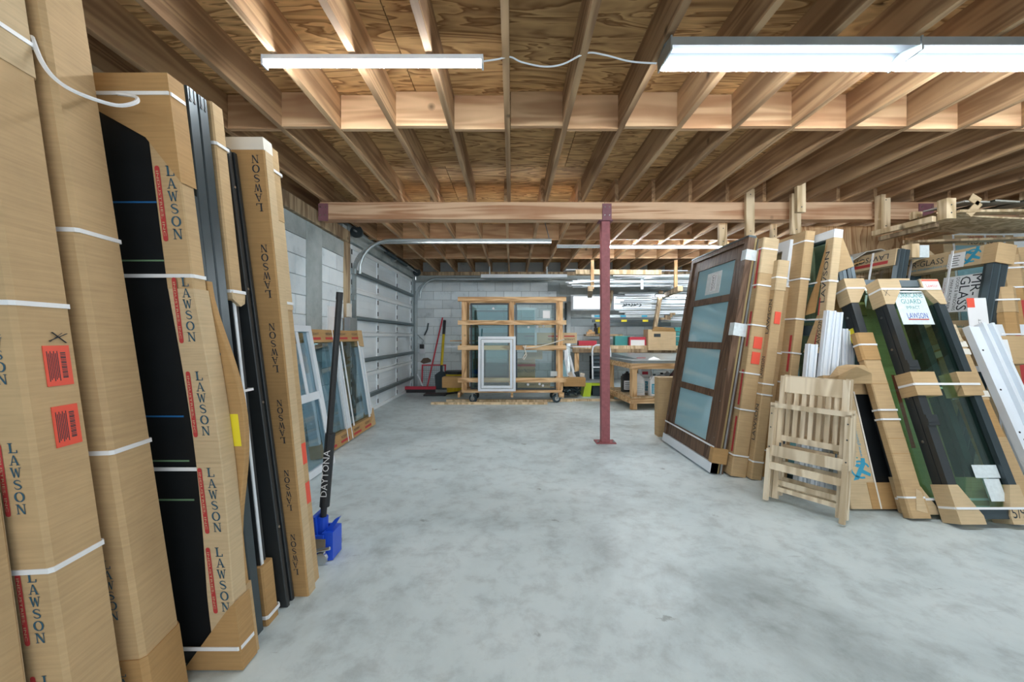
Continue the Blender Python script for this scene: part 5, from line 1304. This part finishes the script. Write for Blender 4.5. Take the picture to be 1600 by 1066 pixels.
# ---- hand truck and dark crate
ht = thing('hand_truck', 'white tubular hand truck standing upright by the counter', 'hand truck', (1.68, 8.32, 0))
MB().tube([(0, 0, .05), (0, .06, .88), (.02, .06, .97), (.08, .06, 1.01), (.30, .06, 1.01), (.36, .06, .97), (.38, .06, .88), (.38, 0, .05)], .018, 8).build('frame', M_white, ht)
for z in (.25, .55): MB().tube([(0, .02, z), (.38, .02, z)], .014, 8).build('crossbar', M_white, ht)
MB().box(-.02, .40, -.2, .0, .0, .02).build('toe_plate', M_steel, ht)
for x in (-.05, .39): MB().tube([(x, .09, .12), (x+.04, .09, .12)], .12, 16).build('wheel', M_blk, ht)
dc = thing('slatted_crate', 'dark slatted crate under the counter behind the white hand truck', 'crate', (1.70, 8.47, 0))
for k in range(6): MB().box(0, .46, 0, .3, .28+.085*k, .28+.085*k+.065).build('slat', M_rubber, dc)
for x in (0, .42): MB().box(x, x+.04, .02, .28, 0, .28+.48).build('post', M_rubber, dc)
# ---- lime tool stand
ls_ = thing('tool_stand', 'lime green plastic tool stand with a grey top on the floor', 'stand', (1.46, 7.95, 0))
MB().box(0, .56, 0, .34, .27, .31).build('top', M_steel, ls_)
for (x0, x1, s_) in ((.0, .13, -1), (.43, .56, 1)):
    q = [(x0, .0), (x1, .0), (x1, .34), (x0, .34)]
    off = -.06 if s_ < 0 else .06
    MB().add([(x0+off, -.03, 0), (x1+off*.6, -.03, 0), (x1, 0, .27), (x0, 0, .27), (x0+off, .37, 0), (x1+off*.6, .37, 0), (x1, .34, .27), (x0, .34, .27)],
             [(0, 1, 2, 3), (5, 4, 7, 6), (0, 3, 7, 4), (1, 5, 6, 2), (3, 2, 6, 7), (0, 4, 5, 1)]).build('leg', M_lime, ls_)
MB().box(.13, .43, .02, .05, .21, .27).build('apron', M_lime, ls_)
MB().box(.16, .40, .06, .28, .0, .20).build('tool_body', M_rubber, ls_)
random.seed(11)
hsx = MB(); pts = []
for i in range(150):
    a = i*.42; r = .16+.05*math.sin(i*.9); pts.append((1.16+r*math.cos(a)*1.0, 7.95+r*math.sin(a), .05+.19*abs(math.sin(i*.131))+.03*math.sin(i*1.7)))
hsx.tube(pts, .016, 6)
tag(hsx.build('hose_coil', M_rubber), 'tangled heap of dark blue black hose beside the lime stand', 'hose', kind='thing')
for k, (x, z, rot, lb) in enumerate(((1.24, .30, -.5, 'pale dust brush tilted furthest towards the rack'), (1.34, .30, -.3, 'grey bristled dust brush in the heap of dark hose'), (1.38, .26, .1, 'upright pale dust brush beside the lime stand'))):
    o = thing('dust_brush', lb, 'brush', (x, 7.95, z), roll=rot, group='dust brushes in the hose heap')
    MB().add([(-.015, 0, 0), (.015, 0, 0), (.05, 0, .20), (-.05, 0, .20), (-.015, .03, 0), (.015, .03, 0), (.05, .03, .20), (-.05, .03, .20)], [(0, 1, 2, 3), (5, 4, 7, 6), (0, 3, 7, 4), (1, 5, 6, 2), (3, 2, 6, 7)]).build('bristles', M_cream if k != 1 else M_slate, o)
    MB().tube([(0, .015, -.12), (0, .015, 0)], .014, 8).build('handle', M_slate, o)
for (xa, ya, za, xb, yb, zb, lb, mt, r) in ((.98, 8.1, .0, 1.06, 8.6, 1.30, 'slim white trim leaning upright past the rack', M_white, .03), (1.06, 8.0, .0, 1.14, 8.4, .92, 'white trim leaning lower beside the rack', M_white, .045), (1.12, 8.0, .0, 1.05, 8.3, .70, 'pale blue strip leaning in front of the white trims', M_frost, .05),
                                          (1.10, 8.3, 0, 1.22, 9.1, 1.95, 'dark steel rod leaning tall beside the rack', M_slate, .025), (1.16, 8.3, 0, 1.30, 9.1, 1.98, 'grey rail leaning tall beside the window opening', M_steel, .05), (1.32, 8.0, .1, 1.18, 8.2, .80, 'short white batten slanting over the hose', M_white, .03)):
    o = thing('leaning_strip', lb, 'strip', (xa, ya, za)); MB().bar((0, 0, 0), (xb-xa, yb-ya, zb-za), r*1.6, .02, up=(0, 1, 0)).build('body', mt, o)

# ---- workbench with bottles
wk = thing('workbench', 'sturdy pine workbench with a metal covered top and open lower shelf', 'workbench', (1.935, 6.45, 0), math.radians(4))
MB().box(0, 1.7, 0, 1.30, .755, .80).build('top', M_steel, wk)
MB().box(.0, 1.7, -.005, .04, .665, .754).box(-.0, .04, .04, 1.30, .665, .754).build('apron', M_pine, wk)
for (x, y) in ((.01, .0), (.01, 1.2), (1.6, 0), (1.6, 1.2)): MB().box(x, x+.09, y+.041 if y == 0 else y, y+.13, 0, .665).build('leg', M_pinez, wk)
MB().box(0, 1.7, .03, 1.28, .19, .21).build('lower_shelf', M_grey2x4, wk)
MB().box(-.01, 1.7, .0, .04, .105, .19).box(-.03, .01, .04, 1.28, .105, .19).build('shelf_apron', M_pine, wk)
MB().add([(.25, .35, .803), (1.7, .35, .803), (1.7, 1.1, .86), (.05, 1.2, .88), (.05, 1.2, .803), (1.7, 1.1, .803)], [(0, 1, 2, 3), (0, 3, 4), (3, 2, 5, 4)]).build('sloped_sheet', M_steel, wk)
for (x, y, lb, mm) in ((.20, .5, 'red handled scraper on the workbench top', M_redplastic), (.34, .3, 'crumpled white rag on the workbench top', M_paper)):
    o = thing('scraper' if mm is M_redplastic else 'rag', lb, 'scraper' if mm is M_redplastic else 'rag', (1.97+x, 6.45+y, .80))
    if mm is M_redplastic: MB().bar((0, 0, .012), (.16, .05, .012), .03, .02).build('handle', mm, o); MB().bar((.16, .05, .010), (.22, .07, .010), .06, .004).build('blade', M_chrome, o)
    else: MB().add([(0, 0, .0), (.2, .02, .0), (.24, .14, .0), (.02, .12, 0), (.1, .06, .05)], [(0, 1, 4), (1, 2, 4), (2, 3, 4), (3, 0, 4)]).build('cloth', mm, o)
def jug(label, x, y, w, d, h, mat, cap, lab, z=.21, group=None):
    o = thing('jug', label, 'jug', (x, y, z), group=group)
    MB().cbox(0, w, 0, d, 0, h*.72, .02).add([(.0, .0, h*.72), (w, 0, h*.72), (w, d, h*.72), (0, d, h*.72), (w*.36, d*.3, h*.92), (w*.66, d*.3, h*.92), (w*.66, d*.7, h*.92), (w*.36, d*.7, h*.92)],
             [(0, 1, 5, 4), (1, 2, 6, 5), (2, 3, 7, 6), (3, 0, 4, 7), (4, 5, 6, 7)]).build('body', mat, o)
    MB().tube([(w*.51, d*.5, h*.90), (w*.51, d*.5, h)], w*.13, 10).build('cap', cap, o)
    MB().tube([(w*.30, d*.5, h*.80), (w*.10, d*.5, h*.88), (w*.10, d*.5, h*.66)], w*.05, 6).build('handle', mat, o)
    if lab is not None:
        q = MB().box(w*.12, w*.88, -.002, .0, h*.12, h*.56).build('label', lab, o)
        m = MB()
        for k in range(4): m.box(w*.2, w*(.8-.1*(k % 2)), -.003, -.002, h*(.18+.09*k), h*(.21+.09*k))
        m.build('label_print', M_ink if lab is M_paper else M_paper, q)
    return o
jug('black oil jug with a printed label on the workbench shelf', 1.95, 7.05, .20, .14, .36, M_blk, M_blk, M_paper)
jug('white jug right behind the workbench leg', 2.02, 6.66, .20, .12, .36, M_paper, M_paper, M_film)
jug('white jug with a dark trigger nozzle on the workbench shelf', 2.24, 6.95, .15, .12, .36, M_paper, M_blk, M_cyan_ink)
jug('blue and white jug nearest the cardboard box on the workbench shelf', 2.27, 6.56, .17, .14, .36, M_paper, M_slate, M_cyan_ink)
jug('second blue and white jug behind the nearest one', 2.48, 6.80, .18, .14, .36, M_paper, M_blk, M_cyan_ink)
jug('clear jug at the back of the workbench shelf', 2.62, 6.9, .18, .14, .38, M_film, M_paper, M_frost)
boxc('brown_carton', 'brown carton standing at the back of the workbench shelf', 2.28, 2.52, 7.2, 7.4, .21, .56, M_card3, False)
bk = thing('hanging_bag', 'white bag with red print hanging under the workbench top', 'bag', (2.18, 6.85, .50))
MB().cbox(0, .22, 0, .1, 0, .16, .03).build('body', M_paper, bk); MB().box(.05, .15, -.002, 0, .04, .09).build('print', M_redplastic, bk)
ml = thing('dark_sack', 'dark maroon sack slumped on the workbench shelf by the box', 'sack', (2.62, 6.48, .21))
MB().tube([(0, .1, .22), (.1, .1, .36), (.3, .1, .40), (.5, .1, .38)], .09, 10).tube([(.05, .1, .10), (.5, .1, .12)], .12, 10).build('body', plain('maroon_cloth', (.06, .025, .03), .8), ml)

# ---- lumber racks over the back counter
random.seed(5)
def strip(label, group, a, b, wd, th, mat, name='trim_strip', cat='trim'):
    o = thing(name, label, cat, a, group=group)
    MB().bar((0, 0, 0), Vector(b)-Vector(a), wd, th).build('body', mat, o); return o
for k in range(26):
    z = 2.12+.022*(k//2)+.004*(k % 2); y = 7.95+.05*(k % 9)
    xa = 1.05+random.uniform(0, .5) if k < 18 else 1.9+random.uniform(0, .3)
    yw = random.uniform(-.10, .22)
    L = random.uniform(2.2, 3.2)
    strip('white trim length lying in the loose overhead bundle above the counter', 'white trims in the overhead bundle', (xa, y-yw, z+.05), (xa+L, y+yw*.4, z+.05+random.uniform(-.01, .05)), random.choice((.03, .05, .07)), .014, M_white if k % 4 else M_steel)
strip('short bright trim sticking out low from the overhead bundle', None, (1.02, 7.3, 2.16), (2.2, 8.1, 2.36), .05, .02, M_white)
strip('bent white trim end hanging from the overhead bundle', None, (2.52, 7.75, 2.11), (2.60, 8.0, 2.36), .05, .02, M_white)
strip('long white trim slanting behind the bent trim end', None, (2.60, 7.9, 2.33), (3.3, 8.1, 2.42), .05, .02, M_white)
strip('long tan board lying on top of the overhead bundle', None, (1.25, 7.9, 2.46), (2.95, 7.95, 2.46), .12, .09, M_grey2x4, 'board', 'board')
for (x, lb) in ((1.42, 'brown timber arm carrying the overhead bundle near the post'), (3.05, 'brown timber arm carrying the overhead bundle near the brown framed door')):
    o = thing('timber_bracket', lb, 'bracket', (x, 7.25, 2.06)); MB().bar((0, 0, 0), (.28, 1.5, .02), .09, .09).build('body', M_oldwood, o)
    o2 = thing('rack_hanger', lb.replace('brown timber arm carrying', 'pale stud holding up'), 'stud', (x+.12, 7.8, 2.12)); MB().box(0, .06, 0, .04, 0, .62).build('body', M_pinez, o2)
strip('thin pale conduit running level under the joists at the back', None, (1.1, 8.2, 2.56), (3.6, 8.2, 2.54), .02, .02, M_white, 'conduit', 'pipe')
for (x, lb) in ((1.96, 'slanted rough stud holding the wall rack near the post'), (3.03, 'slanted rough stud holding the wall rack near the door')):
    o = thing('rack_stud', lb, 'stud', (x, 8.55, 1.25)); MB().bar((0, 0, 0), (.20, .12, .93), .07, .09, up=(0, 1, 0)).build('body', M_oldwood, o)
    MB().box(-.04, .05, -.03, .06, -.03, .02).build('foot_block', M_grey2x4, o)
for k in range(16):
    z = 1.52+.042*k; xa = 2.35+.12*math.sin(k*1.9) if k > 3 else 1.75
    strip('white rail stacked level in the wall rack beside the window', 'white rails in the wall rack', (xa, 8.72+.02*(k % 3), z), (4.1, 8.74+.02*(k % 4), z+random.uniform(-.01, .01)), .05, .028, M_white if k % 3 else M_steel)
for (xa, xb, z, lb, mm, clr) in ((1.72, 3.25, 1.60, 'pale spirit level with blue ends in the wall rack', M_steel, M_cyan_ink), (1.74, 3.22, 1.50, 'dark spirit level with yellow windows in the wall rack', M_slate, M_yellow)):
    o = thing('spirit_level', lb, 'level', (xa, 8.64, z)); MB().box(0, xb-xa, 0, .03, 0, .06).build('body', mm, o)
    for q in (.06, .62, 1.08): MB().box(q, q+.12, -.003, .0, .008, .052).build('vial', clr, o)
o = thing('black_clips', 'cluster of dark clips lying on the wall rack rails', 'clips', (2.40, 8.68, 1.845))
for k in range(7): MB().tube([(.06*k, .0, .02*(k % 3)), (.06*k+.05, .02, .03+.015*(k % 2)), (.06*k+.02, .02, .06)], .012, 6).build('clip', M_slate, o)
o = thing('wood_offcut', 'notched wood offcut resting on the wall rack', 'offcut', (3.20, 8.62, 1.55)); MB().box(0, .22, 0, .05, 0, .05).box(.10, .26, 0, .05, .05, .10).box(.22, .32, 0, .05, .10, .15).build('body', M_oldwood, o)
